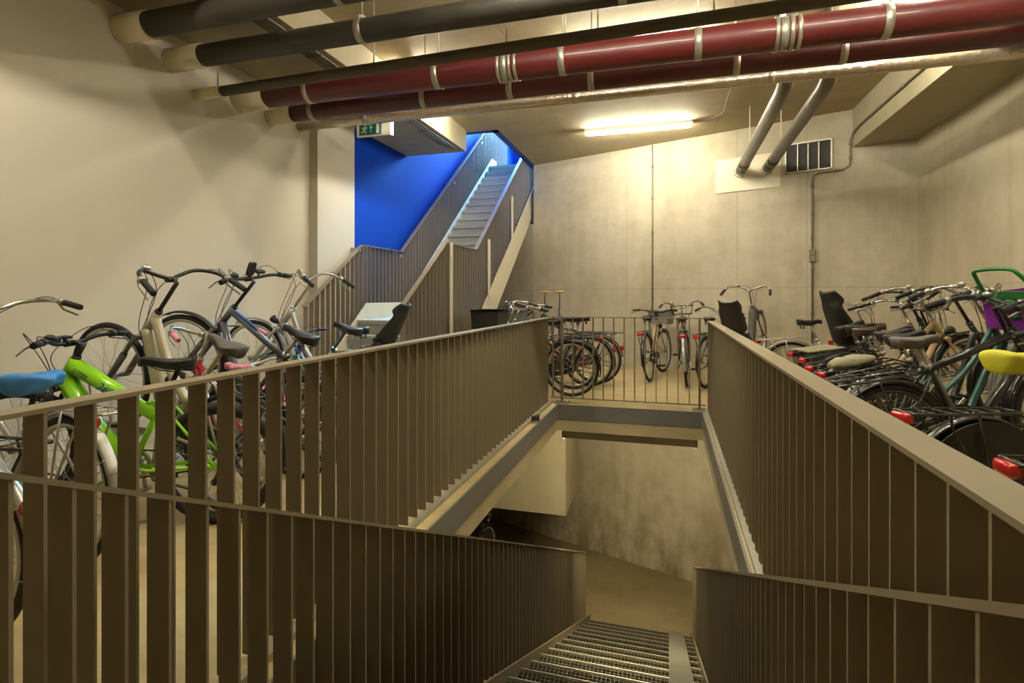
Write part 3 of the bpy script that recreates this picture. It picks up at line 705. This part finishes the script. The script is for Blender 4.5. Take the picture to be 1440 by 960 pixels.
    for sy in (-1, 1):
        gp = [clamp + V((p.x, sy * p.y, p.z)) for p in cl[gi:]]
        if bars == 'flat': gp = [gp[0], gp[0].lerp(gp[-1], .5), gp[-1] + (gp[-1] - gp[0]) * .45]
        MB().tube(gp, [.017 if i < len(gp) - 1 else .0155 for i in range(len(gp))], 12).build('grip', M[grip], hbar)
        a = gp[0]; d = (gp[-1] - gp[0]).normalized(); out = V((.055, 0, -.03))
        lv = MB().tube([a - d * .02 + V((.0, 0, 0)), a - d * .015 + V((.035, 0, -.012)), a + d * .03 + out, a + d * .13 + out + V((-.01, 0, -.01))], [.01, .008, .006, .0055], 6, flat=.6)
        lv.tube([a - d * .04, a - d * .01], .019, 10).build('brake_lever', M['plastic' if bars == 'flat' else 'alu'], hbar)
    if bell:
        a = clamp + V((cl[9].x, cl[9].y, cl[9].z)); MB().loft([[(a.x + r * math.cos(t), a.y + r * math.sin(t), a.z + z) for t in [2 * math.pi * i / 12 for i in range(12)]] for r, z in ((.012, .008), (.026, .014), (.024, .028), (.014, .036), (.003, .038))]).build('bell', M[bell], hbar)
    for gn, gp_, gs in gadgets:
        g_ = clamp + V(gp_)
        q = MB().loft([[(g_.x + sx * gs[0] * k, g_.y + sy * gs[1] * k, g_.z + z * gs[2]) for sx, sy in ((-1, -1), (1, -1), (1, 1), (-1, 1))] for z, k in ((-1, .8), (-.7, 1), (.7, 1), (1, .85))], smooth=False)
        q.tube([g_, clamp + V((0, gp_[1], 0))], .007, 6).build(gn, M['plastic'], hbar)
    cb = MB()
    for sy in (-1, 1):
        a = clamp + V((cl[gi].x + .03, sy * cl[gi].y, cl[gi].z))
        cb.tube(crv([a, a + V((.09, -sy * .06, .03)), clamp + V((.11, sy * .05, -.07)), h0 + V((.03, sy * .025, .03)), (hb.lerp(bb, .3) + V((0, sy * .03, -.015)))], 6), .0025, 5)
    cb.tube(crv([clamp + V((.02, .12, .03)), clamp + V((.12, .06, .02)), clamp + V((.1, -.01, -.12)), crown + V((.03, 0, .0))], 6), .0025, 5)
    cb.build('brake_cable', M['rubber'], root, S)
    if lamp:
        a = h0 + n * .07; 
        q = MB().tube([a - n * .03, a, a + n * .02, a + n * .045], [.012, .028, .034, .034], 12); q.tube([h0 + n * .02, a - n * .02], .006, 6)
        hl = q.build('headlight', M['plastic'], root, S); MB().tube([a + n * .045, a + n * .048], .03, 12).build('lens', M['chrome'], hl)
    # saddle
    sm = cmesh(('sad', tuple(sorted(saddle_kw.items()))), lambda: saddle_mesh(**saddle_kw))
    MB().tube([stp - sd * .03, sad - sd * .045], .0135, 10).tube([stp - sd * .02, stp + sd * .012], .02, 10).build('seat_post', M[seatpost], root)
    SMx = Matrix.Translation(sad + V((sad_dx, 0, 0))) @ Matrix.Rotation(R_(saddle_yaw), 4, 'Z') @ Matrix.Rotation(-R_(saddle_pitch) - 0 * pt, 4, 'Y')
    so = link('saddle', sm, M[saddle], root, SMx)
    q = MB()
    for sy in (-1, 1): q.tube([(.09, sy * .012, -.035), (.03, sy * .022, -.05), (-.05, sy * .03, -.05), (-.1, sy * .05, -.03)], .0035, 6)
    q.build('saddle_rail', M['darksteel'], so)
    if saddle in ('saddle', 'brownsaddle') and not cover and rack:
        for sy in (-1, 1):
            q = MB().tube([(-.075 + .016 * math.cos(2.6 * t) * 1, sy * .045 + .014 * math.sin(2.6 * t), -.04 - .0035 * t) for t in range(14)], .003, 5)
            q.build('saddle_spring', M['darksteel'], so)
    if cover:
        cm = cmesh(('cov', cover), lambda: saddle_mesh(L=.33, wd=.1, th=.06, puff=.8, lump=2.0 if 'yellow' in cover else 1.0))
        c_ = link('saddle_cover', cm, M[cover], so, Matrix.Translation((0, 0, .004))); sub = c_.modifiers.new('rounding', 'SUBSURF'); sub.levels = sub.render_levels = 2; c_['label'] = ('blue' if 'blue' in cover else 'yellow') + ' cloth saddle cover'
    # drivetrain
    q = MB().lathe_y([(.085 * fs, .003), (.085 * fs, -.003), (.06 * fs, -.003), (.06 * fs, .003)], 28, bb + V((0, -.045, 0)))
    for k in range(5):
        a = 2 * math.pi * k / 5; q.bar(bb + V((.01 * math.cos(a), -.045, .01 * math.sin(a))), bb + V((.07 * fs * math.cos(a), -.045, .07 * fs * math.sin(a))), .012, .004, (0, 1, 0))
    q.tube([bb + V((0, -.06, 0)), bb + V((0, .06, 0))], .009, 8)
    ca = R_(205 + (hash(label) % 5) * 7 if False else 215); cr = .165 * fs
    ends = []
    for sy, sg in ((-1, 1), (1, -1)):
        e = bb + V((sg * cr * math.cos(ca), sy * .072, sg * cr * math.sin(ca))); q.bar(bb + V((0, sy * .062, 0)), e, .02, .012, (0, 1, 0)); ends.append((e, sy))
    ck = q.build('crankset', M['alu'], root)
    for e, sy in ends:
        p = MB().tube([e, e + V((0, sy * .1, 0))], .006, 6).box(e.x - .035, e.x - .018, min(e.y, e.y + sy * .1) + .012 * (sy > 0), max(e.y, e.y + sy * .1), e.z - .012, e.z + .012).box(e.x + .018, e.x + .035, min(e.y, e.y + sy * .1) + .012 * (sy > 0), max(e.y, e.y + sy * .1), e.z - .012, e.z + .012)
        p.box(e.x - .035, e.x + .035, e.y + sy * .02 - .004, e.y + sy * .02 + .004, e.z - .008, e.z + .008).box(e.x - .035, e.x + .035, e.y + sy * .095 - .004, e.y + sy * .095 + .004, e.z - .008, e.z + .008).build('pedal', M['plastic'], ck)
    r1_, r2_ = .082 * fs, .036
    loop = [bb + V((r1_ * math.cos(t), -.045, r1_ * math.sin(t))) for t in [R_(-88 + 176 * i / 12) for i in range(13)]] + [Rr + V((r2_ * math.cos(t), -.045, r2_ * math.sin(t))) for t in [R_(88 + 184 * i / 10) for i in range(11)]]
    MB().tube(loop, .005, 6, closed=True).build('chain', M['darksteel'], root)
    if guard:
        ra, rb = .105 * fs, .06
        poly = [(bb.x + ra * math.cos(t), bb.z + ra * math.sin(t)) for t in [R_(-85 + 170 * i / 12) for i in range(13)]] + [(Rr.x + rb * math.cos(t), Rr.z + rb * math.sin(t)) for t in [R_(95 + 170 * i / 10) for i in range(11)]]
        MB().prism(poly, -.058, -.036, lambda a, b, w: (a, w, b)).build('chain_guard', M[guard], root)
    else:
        MB().lathe_y([(.05, .012), (.05, 0), (.03, -.012), (.012, -.012), (.012, .012)], 20, Rr + V((0, -.04, 0))).build('cassette', M['darksteel'], root)
        MB().bar(Rr + V((.01, -.06, -.03)), Rr + V((.04, -.06, -.13)), .02, .012, (0, 1, 0)).tube([Rr + V((.02, -.066, -.06)), Rr + V((.02, -.054, -.06))], .02, 10).tube([Rr + V((.04, -.066, -.13)), Rr + V((.04, -.054, -.13))], .02, 10).build('derailleur', M['darksteel'], root)
    if kick: MB().tube([bb + V((-.13, .05, -.01)), bb + V((-.16, .08, -.03)), bb + V((-.38, .1, -.03 - .03))] if True else [], .008, 6).build('kickstand', M['darksteel'], root)
    # rear rack and lights
    zr = 2 * R + .045
    if rack:
        q = MB(); x1 = .17; x0 = -.36 * fs
        q.tube(crv([(x1, .035, zr), (x1 - .05, .055, zr), (x0 + .04, .058, zr), (x0, .03, zr), (x0, -.03, zr), (x0 + .04, -.058, zr), (x1 - .05, -.055, zr), (x1, -.035, zr)], 4), .0065, 8)
        for i in range(5): xx = x0 + .1 + i * .085; q.tube([(xx, -.056, zr), (xx, .056, zr)], .0035, 6)
        q.tube([(x1, -.035, zr), (x1, .035, zr)], .006, 6); q.tube([(x1, 0, zr), stp + V((0, 0, -.03))], .006, 6)
        for sy in (-1, 1):
            q.tube([(x0 + .16, sy * .058, zr), (x0 + .16, sy * .07, zr - .06), (-.01, sy * .072, R + .02)], .006, 6)
            q.tube([(x0 + .3, sy * .058, zr), (.005, sy * .072, R + .02)], .005, 6)
        rk = q.build('luggage_rack', M[rack], root)
        if light == 'rack':
            q = MB(); q.loft([[(x0 - dx, yy * w, zz * h_ + zr - .022) for yy, zz in ((-1, -.7), (-.8, -1), (.8, -1), (1, -.7), (1, .7), (.8, 1), (-.8, 1), (-1, .7))] for dx, w, h_ in ((-.005, .04, .018), (.012, .046, .022), (.028, .044, .021), (.034, .03, .012))])
            tl = q.build('tail_light', M['red'], root); MB().box(x0 + .004, x0 + .03, -.04, .04, zr - .036, zr - .004).build('tail_light_housing', M['plastic'], tl)
    if light == 'fender':
        a = R_(light_a); c = Rr + V(((R + .03) * math.cos(a), 0, (R + .03) * math.sin(a)))
        MB().loft([[(c.x - dx, w * math.cos(t), c.z + h_ * math.sin(t)) for t in [2 * math.pi * i / 12 for i in range(12)]] for dx, w, h_ in ((-.01, .025, .03), (.02, .028, .036), (.035, .022, .028), (.04, .005, .008))]).build('tail_light', M['red'], root)
    if skirt:
        poly = [(Rr.x + (R + .01) * math.cos(t), Rr.z + (R + .01) * math.sin(t)) for t in [R_(20 + 135 * i / 14) for i in range(15)]] + [(-.12, R + .05), (0, R - .02), (.12, R + .02)]
        for sy in (-1, 1): MB().prism(poly, sy * .045, sy * .05, lambda a, b, w: (a, w, b)).build('skirt_guard', M['skirt'], root)
    if childseat: child_seat(None, root, Matrix.Translation((-.06, 0, zr + .0)) @ Matrix.Rotation(R_(seat_tilt), 4, 'Y') @ Matrix.Scale(seat_scale, 4))
    if cargo == 'cloth':
        rnd = random.Random(3); rings = []
        for i in range(9):
            t = i / 8; rr_ = math.sin(math.pi * (.08 + .84 * t)) ** .6
            rings.append([(-.3 + .34 * t, .085 * rr_ * math.cos(a) * (1 + rnd.uniform(-.15, .15)), zr + .035 + .05 * rr_ * math.sin(a) * (1 + rnd.uniform(-.2, .2))) for a in [2 * math.pi * k / 12 for k in range(12)]])
        o = MB().loft(rings).build('bundled_rain_cover', M['cloth'], root)
    if cargo == 'panniers':
        for sy in (-1, 1):
            rings = [[(xx * sx - .1, sy * (.07 + yy), zr - .02 - .26 * t) for xx, yy in ((-.17, 0), (.17, 0), (.17, .1), (-.17, .1))] for t, sx in ((0, 1), (.9, 1.05), (1, .95))]
            MB().loft(rings, smooth=False).build('pannier_bag', M['greysaddle'], root)
        MB().box(-.28, .08, -.17, .17, zr + .0, zr + .012).build('pannier_flap', M['cloth'], root)
    if basket:
        kind_, bm_ = basket[:2]; c = clamp + V((.2, 0, -.2))
        if kind_ == 'basket':
            o = open_box(.26, .36, .22).build('basket', M[bm_], root, S @ Matrix.Translation(c))
            MB().tube([(-.2, 0, .18), (-.12, 0, .12)], .01, 6).tube([(-.13, -.1, .2), (-.16, -.1, .19)], .008, 6).build('basket_hook', M['plastic'], o)
        elif kind_ == 'crate':
            cz = V((WB - .02, 0, 2 * R + .14)) if len(basket) < 3 else clamp + V(basket[2])
            o = open_box(.36, .46, .24, .95, .008).build('crate', M[bm_], root, S @ Matrix.Translation(cz))
            q = MB()
            for xx in (-.14, .14): q.tube([(xx, -.2, -.006), (xx, .2, -.006)], .007, 6)
            q.tube([(0, 0, -.006), tuple(crown + V((.03, 0, .02)) - cz)], .01, 6).build('carrier', M['darksteel'], o)
            if bm_ == 'purple':
                for sx in (-1, 1):
                    q = MB(); lp = [(sx * .17, -.2, .235), (sx * .24, -.17, .36), (sx * .27, -.12, .41), (sx * .27, .12, .41), (sx * .24, .17, .36), (sx * .17, .2, .235)]
                    q.tube(crv(lp, 4), .013, 8); q.box(min(sx * .165, sx * .195), max(sx * .165, sx * .195), -.21, .21, .2, .255).build('folding_handle', M['green'], o)
                    q = MB()
                    q.tube(crv([(sx * .19, -.08, .17), (sx * .195, .0, .19), (sx * .195, .06, .14), (sx * .19, .0, .09), (sx * .19, -.07, .1)], 4), .014, 6).build('clip', M['green'], o)
    if front_rack:
        q = MB(); c = clamp + V((.1, 0, -.1))
        for z, w, l in ((0, .14, .24), (.13, .17, .27)):
            q.tube([c + V((0, -w, z)), c + V((l, -w, z)), c + V((l, w, z)), c + V((0, w, z))], .007, 8, closed=True)
        for yy in (-.13, 0, .13): q.tube([c + V((0, yy, 0)), c + V((.24, yy, 0)), c + V((.27, yy * 1.25, .13))], .006, 6)
        for yy in (-.13, .13): q.tube([c + V((0, yy, 0)), c + V((0, yy * 1.25, .13))], .006, 6)
        for sy in (-1, 1): q.tube([c + V((.2, sy * .1, 0)), F + V((0, sy * .07, 0))], .006, 6)
        q.tube([c, h0 + V((0.02, 0, .05))], .008, 6)
        q.build('front_carrier', M['black'], root, S)
    return root
def rack_for(label, pose, R=.345, WB=1.08, z0=0):
    """sloping wheel channel that lifts the front wheel of a tilted bicycle"""
    x, y, hd, pt = pose; h, p = R_(hd), R_(pt)
    MM = Matrix.Translation((x, y, z0)) @ Matrix.Rotation(h, 4, 'Z') @ Matrix.Translation((0, 0, R)) @ Matrix.Rotation(-p, 4, 'Y') @ Matrix.Translation((0, 0, -R))
    fa = MM @ V((WB, 0, R)); d = V((math.cos(h), math.sin(h), 0)); b = fa - V((0, 0, R))
    root = empty('bicycle_rack', label, 'bicycle rack', (b.x, b.y, 0), (0, 0, h)); zb = b.z - .004
    q = MB(); sl = .35
    a0, a1 = -.5, .28
    f = lambda t: zb - .012 + 0.0 * t
    q.box(a0 * .55, a1, -.035, .035, zb - .008, zb - .003).box(a0 * .55, a1, -.04, -.034, zb - .008, zb + .035).box(a0 * .55, a1, .034, .04, zb - .008, zb + .035)
    q.build('wheel_channel', M['galv'], root)
    for t in (-.2, .2):
        q = MB()
        for sy in (-1, 1): q.tube([(t, sy * .03, zb - .008), (t, sy * .09, 0)], .012, 8)
        q.tube([(t, -.12, .012), (t, .12, .012)], .012, 8)
        q.build('support_leg', M['galv'], root)
    if zb > .12:
        q = MB().tube(crv([(.24, -.036, zb), (.27, -.036, zb + .3), (.27, 0, zb + .36), (.27, .036, zb + .3), (.24, .036, zb)], 4), .008, 8); q.build('wheel_hoop', M['galv'], root)
    return root
def raised(label, pose, frame, rl, **k):
    b = bike(label, pose, frame, **k)
    if rl: rack_for(rl, pose, k.get('R', .345), k.get('WB', 1.08))
    return b
#POSES
# left row, front wheels to the cream wall
bike('black bicycle with silver mudguards at the left picture edge, nearest of its row', (-2.42, 1.28, 184, 0), 'black', fender='silverp', rack='black', light='fender', kind='step')
bike('silver bicycle with blue saddle cover and white-patched rear mudguard', (-2.66, 1.82, 172, 0), 'silverp', kind='step', sl=.575, stem=.30, fender='silverp', white_tail=True, rack='alu', light='fender', cover='blue_cover', saddle_yaw=-58, light_a=118, patch=(130, 160), guard=None, barm='chrome', seatpost='plastic')
bike('lime green mountain bike with flat black handlebar in the left row', (-2.36, 2.39, 201, 6), 'limegreen', R=.33, WB=1.04, sl=.62, stem=.09, ext=.07, HT=.14, sad_dx=.07, kind='sloping', bars='flat', fork='plastic', susp=True, rack=None, light=None, guard=None, fat=1.6, rim='plastic', barm='plastic', seatpost='plastic', thick=1.85, lamp=False, bell='plastic', steer=2, saddle_kw=dict(L=.28, wd=.06), text=(('LITES', .08, .035, .047, 'plastic'), ('260', .36, .06, .044, 'bluedec')), gadgets=(('bicycle_computer', (.0, .04, .035), (.02, .03, .008)), ('switch_unit', (.0, .11, .03), (.015, .025, .014))))
raised('champagne trekking bicycle with raised front wheel and thick down tube', (-2.41, 2.50, 175, 21), 'creamp', 'galvanised rack lifting the front wheel of the champagne bicycle', stem=.25, kind='step', thick=1.7, susp=True, fork='greyp', fender=None, rack='plastic', barm='plastic', stemm='plastic', saddle='greysaddle', seatpost='creamp', guard='plastic', bars='swept', steer=4, lamp=False)
bike("red and white child's bicycle with pink grips and pink saddle", (-2.56, 2.9, 166, 7), 'redp', R=.29, WB=.92, sl=.53, stem=.2, HT=.10, kind='mixte', bars='swept', grip='pink', saddle='pink', fork='whitep', rack=None, light=None, fat=1.3, guard='whitep', lamp=False, dec=('whitep', (.3, .7)), kick=False, bell=None, saddle_kw=dict(L=.22, wd=.06, th=.06))
raised('slate blue trekking bicycle with blue stripe on its top tube and raised front wheel', (-2.43, 3.13, 179, 23), 'slate', 'galvanised rack lifting the front wheel of the slate blue bicycle', stem=.26, sl=.70, kind='diamond', thick=1.25, bars='flat', susp=True, fork='greyp', fender='plastic', rack='black', guard='plastic', barm='plastic', dec=('bluedec', (.08, .5)), lamp=False, bell='plastic', steer=8, gadgets=(('phone_mount', (.0, .0, .075), (.012, .03, .05)), ('bicycle_computer', (.0, -.1, .05), (.02, .04, .012))), saddle_kw=dict(L=.28, wd=.07))
raised('silver touring bicycle with teal seat tube and tall curved handlebar by the stairs', (-2.62, 4.09, 181, 18), 'silverp', 'galvanised rack lifting the front wheel of the silver touring bicycle', stem=.3, HT=.2, kind='step', thick=1.3, bars='high', fender='silverp', rack='black', susp=True, fork='silverp', saddle='plastic', seatpost='tealp', dec=('tealp', (.5, .9)))
bike('blue bicycle carrying a black child seat, beside the foot of the ascending stairs', (-2.75, 4.75, 184, 0), 'bluep', kind='swan', childseat=True, fender='black', rack='black', light='rack', stem=.02, HT=.12, bars='flat', seat_tilt=-12, seat_scale=.7, sl=.66, barm='plastic', bell='plastic')
bike('red framed bicycle half hidden between the slate and silver touring bicycles', (-2.5, 3.5, 176, 0), 'redp', R=.28, WB=.9, kind='step', sl=.4, stem=.02, HT=.08, fender='black', rack='black', light='fender', fat=1.2, bars='flat', lamp=False)
# group between stairs and stairwell end
bike('bicycle with a black open crate on its front carrier, behind the left guard railing', (-1.16, 6.62, 180, 0), 'black', kind='swan', fender='black', basket=('crate', 'plastic'), bars='high', barm='chrome', stem=.22, grip='gripbrown')
bike('black bicycle with wide chrome handlebar, first of the group behind the end railing', (-1.24, 7.16, 180, 2), 'black', kind='swan', fender='black', rack='black', bars='swept', barm='chrome', steer=-14, grip='gripbrown', saddle='brownsaddle')
bike('red bicycle with grey front basket, middle of the group behind the end railing', (-1.06, 7.42, 178, 1), 'redp', kind='step', fender='black', rack='black', light='fender', basket=('basket', 'crategrey'), steer=10)
bike('dark bicycle with white mudguard tip, farthest of the group behind the end railing', (-.98, 7.68, 182, 1), 'greyp', kind='diamond', fender='black', rack='black', light='fender', bars='flat', barm='plastic', white_tail=True)
# centre, against the back wall
bike('cream bicycle with grey front basket, leftmost of those facing the back wall', (-.26, 8.12, 80, 0), 'goldp', kind='mixte', stem=.12, fender='black', rack='black', basket=('basket', 'crategrey'), lean=-5, bars='flat', grip='gripbrown', steer=-12, guard='plastic', barm='plastic')
bike('black bicycle with tubular front carrier and brown saddle, facing the back wall', (.235, 7.83, 88, 0), 'black', kind='diamond', stem=.2, fender='silverp', rack='black', front_rack=True, saddle='brownsaddle', lean=-4, bars='high', barm='chrome', grip='gripbrown')
bike('black bicycle with brown grips standing right of the front carrier bicycle', (.475, 7.74, 70, 0), 'black', kind='swan', fender='black', rack='black', grip='gripbrown', bars='high', stem=.12)
raised('grey bicycle with black child seat and raised front wheel, facing the back wall', (.87, 7.48, 68, 18), 'greyp', 'galvanised rack lifting the front wheel of the grey child seat bicycle', stem=.26, kind='swan', thick=2.2, childseat=True, rack='black', bars='swept', barm='alu', fender='black')
# right row, front wheels to the right wall
bike('silver bicycle with red rack reflector, farthest of the right row', (1.42, 7.2, 6, 4), 'silverp', kind='step', fender='silverp', rack='alu', stem=.16, saddle='saddle', white_tail=True)
bike('black bicycle with black child seat in the right row', (1.84, 6.36, 18, 4), 'black', kind='step', childseat=True, seat_scale=.86, fender='black', rack='black', stem=.17, bars='flat', barm='plastic')
bike('slate bicycle with pale cloth flap over its bags, beside the right row child seat', (1.55, 5.98, 16, 7), 'slate', kind='diamond', fender='black', rack='black', cargo='panniers', stem=.18, bell='bellgreen', bars='swept', barm='chrome', saddle_pitch=14)
bike('black bicycle with chrome handlebar behind the pale gold bicycle', (1.6, 5.72, 20, 10), 'black', rim='darksteel', kind='swan', fender='black', rack='black', stem=.24, barm='plastic', bars='swept')
raised('pale gold bicycle with forked twin tubes and wide brown saddle', (1.55, 5.25, 22, 12), 'goldp', 'galvanised rack lifting the front wheel of the pale gold bicycle', kind='mixte', fender='black', rack='black', stem=.25, saddle='brownsaddle', barm='alu', thick=1.2, saddle_kw=dict(L=.28, wd=.1))
bike('black bicycle with a pale cloth bundle on its luggage rack in the right row', (1.55, 4.78, 16, 11), 'black', rim='darksteel', kind='swan', fender='black', rack='black', stem=.26, cargo='cloth', barm='darksteel')
raised('teal bicycle with chrome handlebar and silver front mudguard', (1.5, 4.4, 14, 13), 'tealp', 'galvanised rack lifting the front wheel of the teal bicycle', kind='step', fender='silverp', rack='black', stem=.24, rim='darksteel', barm='chrome', saddle='saddle')
bike('dark bicycle carrying a purple crate with green handles at the right edge', (1.42, 4.12, 14, 8), 'greyp', kind='swan', fender='black', rack='black', stem=.2, basket=('crate', 'purple', (.24, 0, -.16)), barm='plastic')
bike('large black roadster with thick straight top tube, before the purple crate bicycle', (1.30, 3.78, 19, 8), 'black', rim='darksteel', kind='diamond', R=.355, WB=1.12, sl=.70, HT=.2, thick=1.25, fender='black', rack='black', light=None, stem=.16, saddle='greysaddle', barm='plastic', bars='swept', saddle_kw=dict(L=.28, wd=.1))
bike('black city bicycle with black skirt guard and yellow saddle cover', (1.30, 2.85, 24, -1), 'black', rim='darksteel', kind='swan', fender='black', rack='black', light='rack', skirt=True, cover='yellow_cover', sl=.70)
bike('black bicycle with large red tail light and grey mudguard, nearest of the right row', (1.37, 2.04, 4, 0), 'black', kind='swan', fender='greyp', rack='black', light='rack')
bike('dark bicycle on the lower level, half seen under the left slab edge', (-3.3, 8.0, 80, 0), 'black', kind='diamond', fender='black', rack='black', z0=LOWZ)
# bicycle pumps on a stand pipe
for (x, y, lab) in ((-1.93, 8.55, 'left one of two floor pumps with wooden T handles behind the bicycles'), (-1.70, 8.62, 'right one of two floor pumps with wooden T handles behind the bicycles')):
    r = empty('bicycle_pump', lab, 'pump', (x, y, 0))
    MB().tube([(0, 0, .03), (0, 0, 1.05)], .022, 10).tube([(0, 0, 1.05), (0, 0, 1.3)], .009, 8).build('barrel', M['black'], r)
    MB().box(-.14, .14, -.07, .07, 0, .03).build('base', M['darksteel'], r)
    MB().tube([(-.085, 0, 1.3), (-.05, 0, 1.31), (.05, 0, 1.31), (.085, 0, 1.3)], [.013, .018, .018, .013], 10).build('handle', mat('pump_handle_wood', 'b08a45', .5, 0, .12, 20), r)
    MB().tube(crv([(.02, 0, .06), (.14, 0, .3), (.1, .02, .75), (.03, 0, .95)], 6), .006, 6).build('hose', M['rubber'], r)
# black oddment hooked on the left slab edge
r = empty('cable_lock', 'small black coiled cable lock left on the stairwell edge by the left railing', 'bicycle lock', (-1.27, 5.2, .0))
MB().tube([(.035 * math.cos(t * .6) * (1 + .1 * math.sin(t)), .06 * math.sin(t * .6), .012 + .0022 * t) for t in range(24)], .008, 6).build('cable', M['rubber'], r)
MB().tube([(.0, -.03, .045), (.02, .03, .06)], .016, 8).build('lock_body', M['plastic'], r)
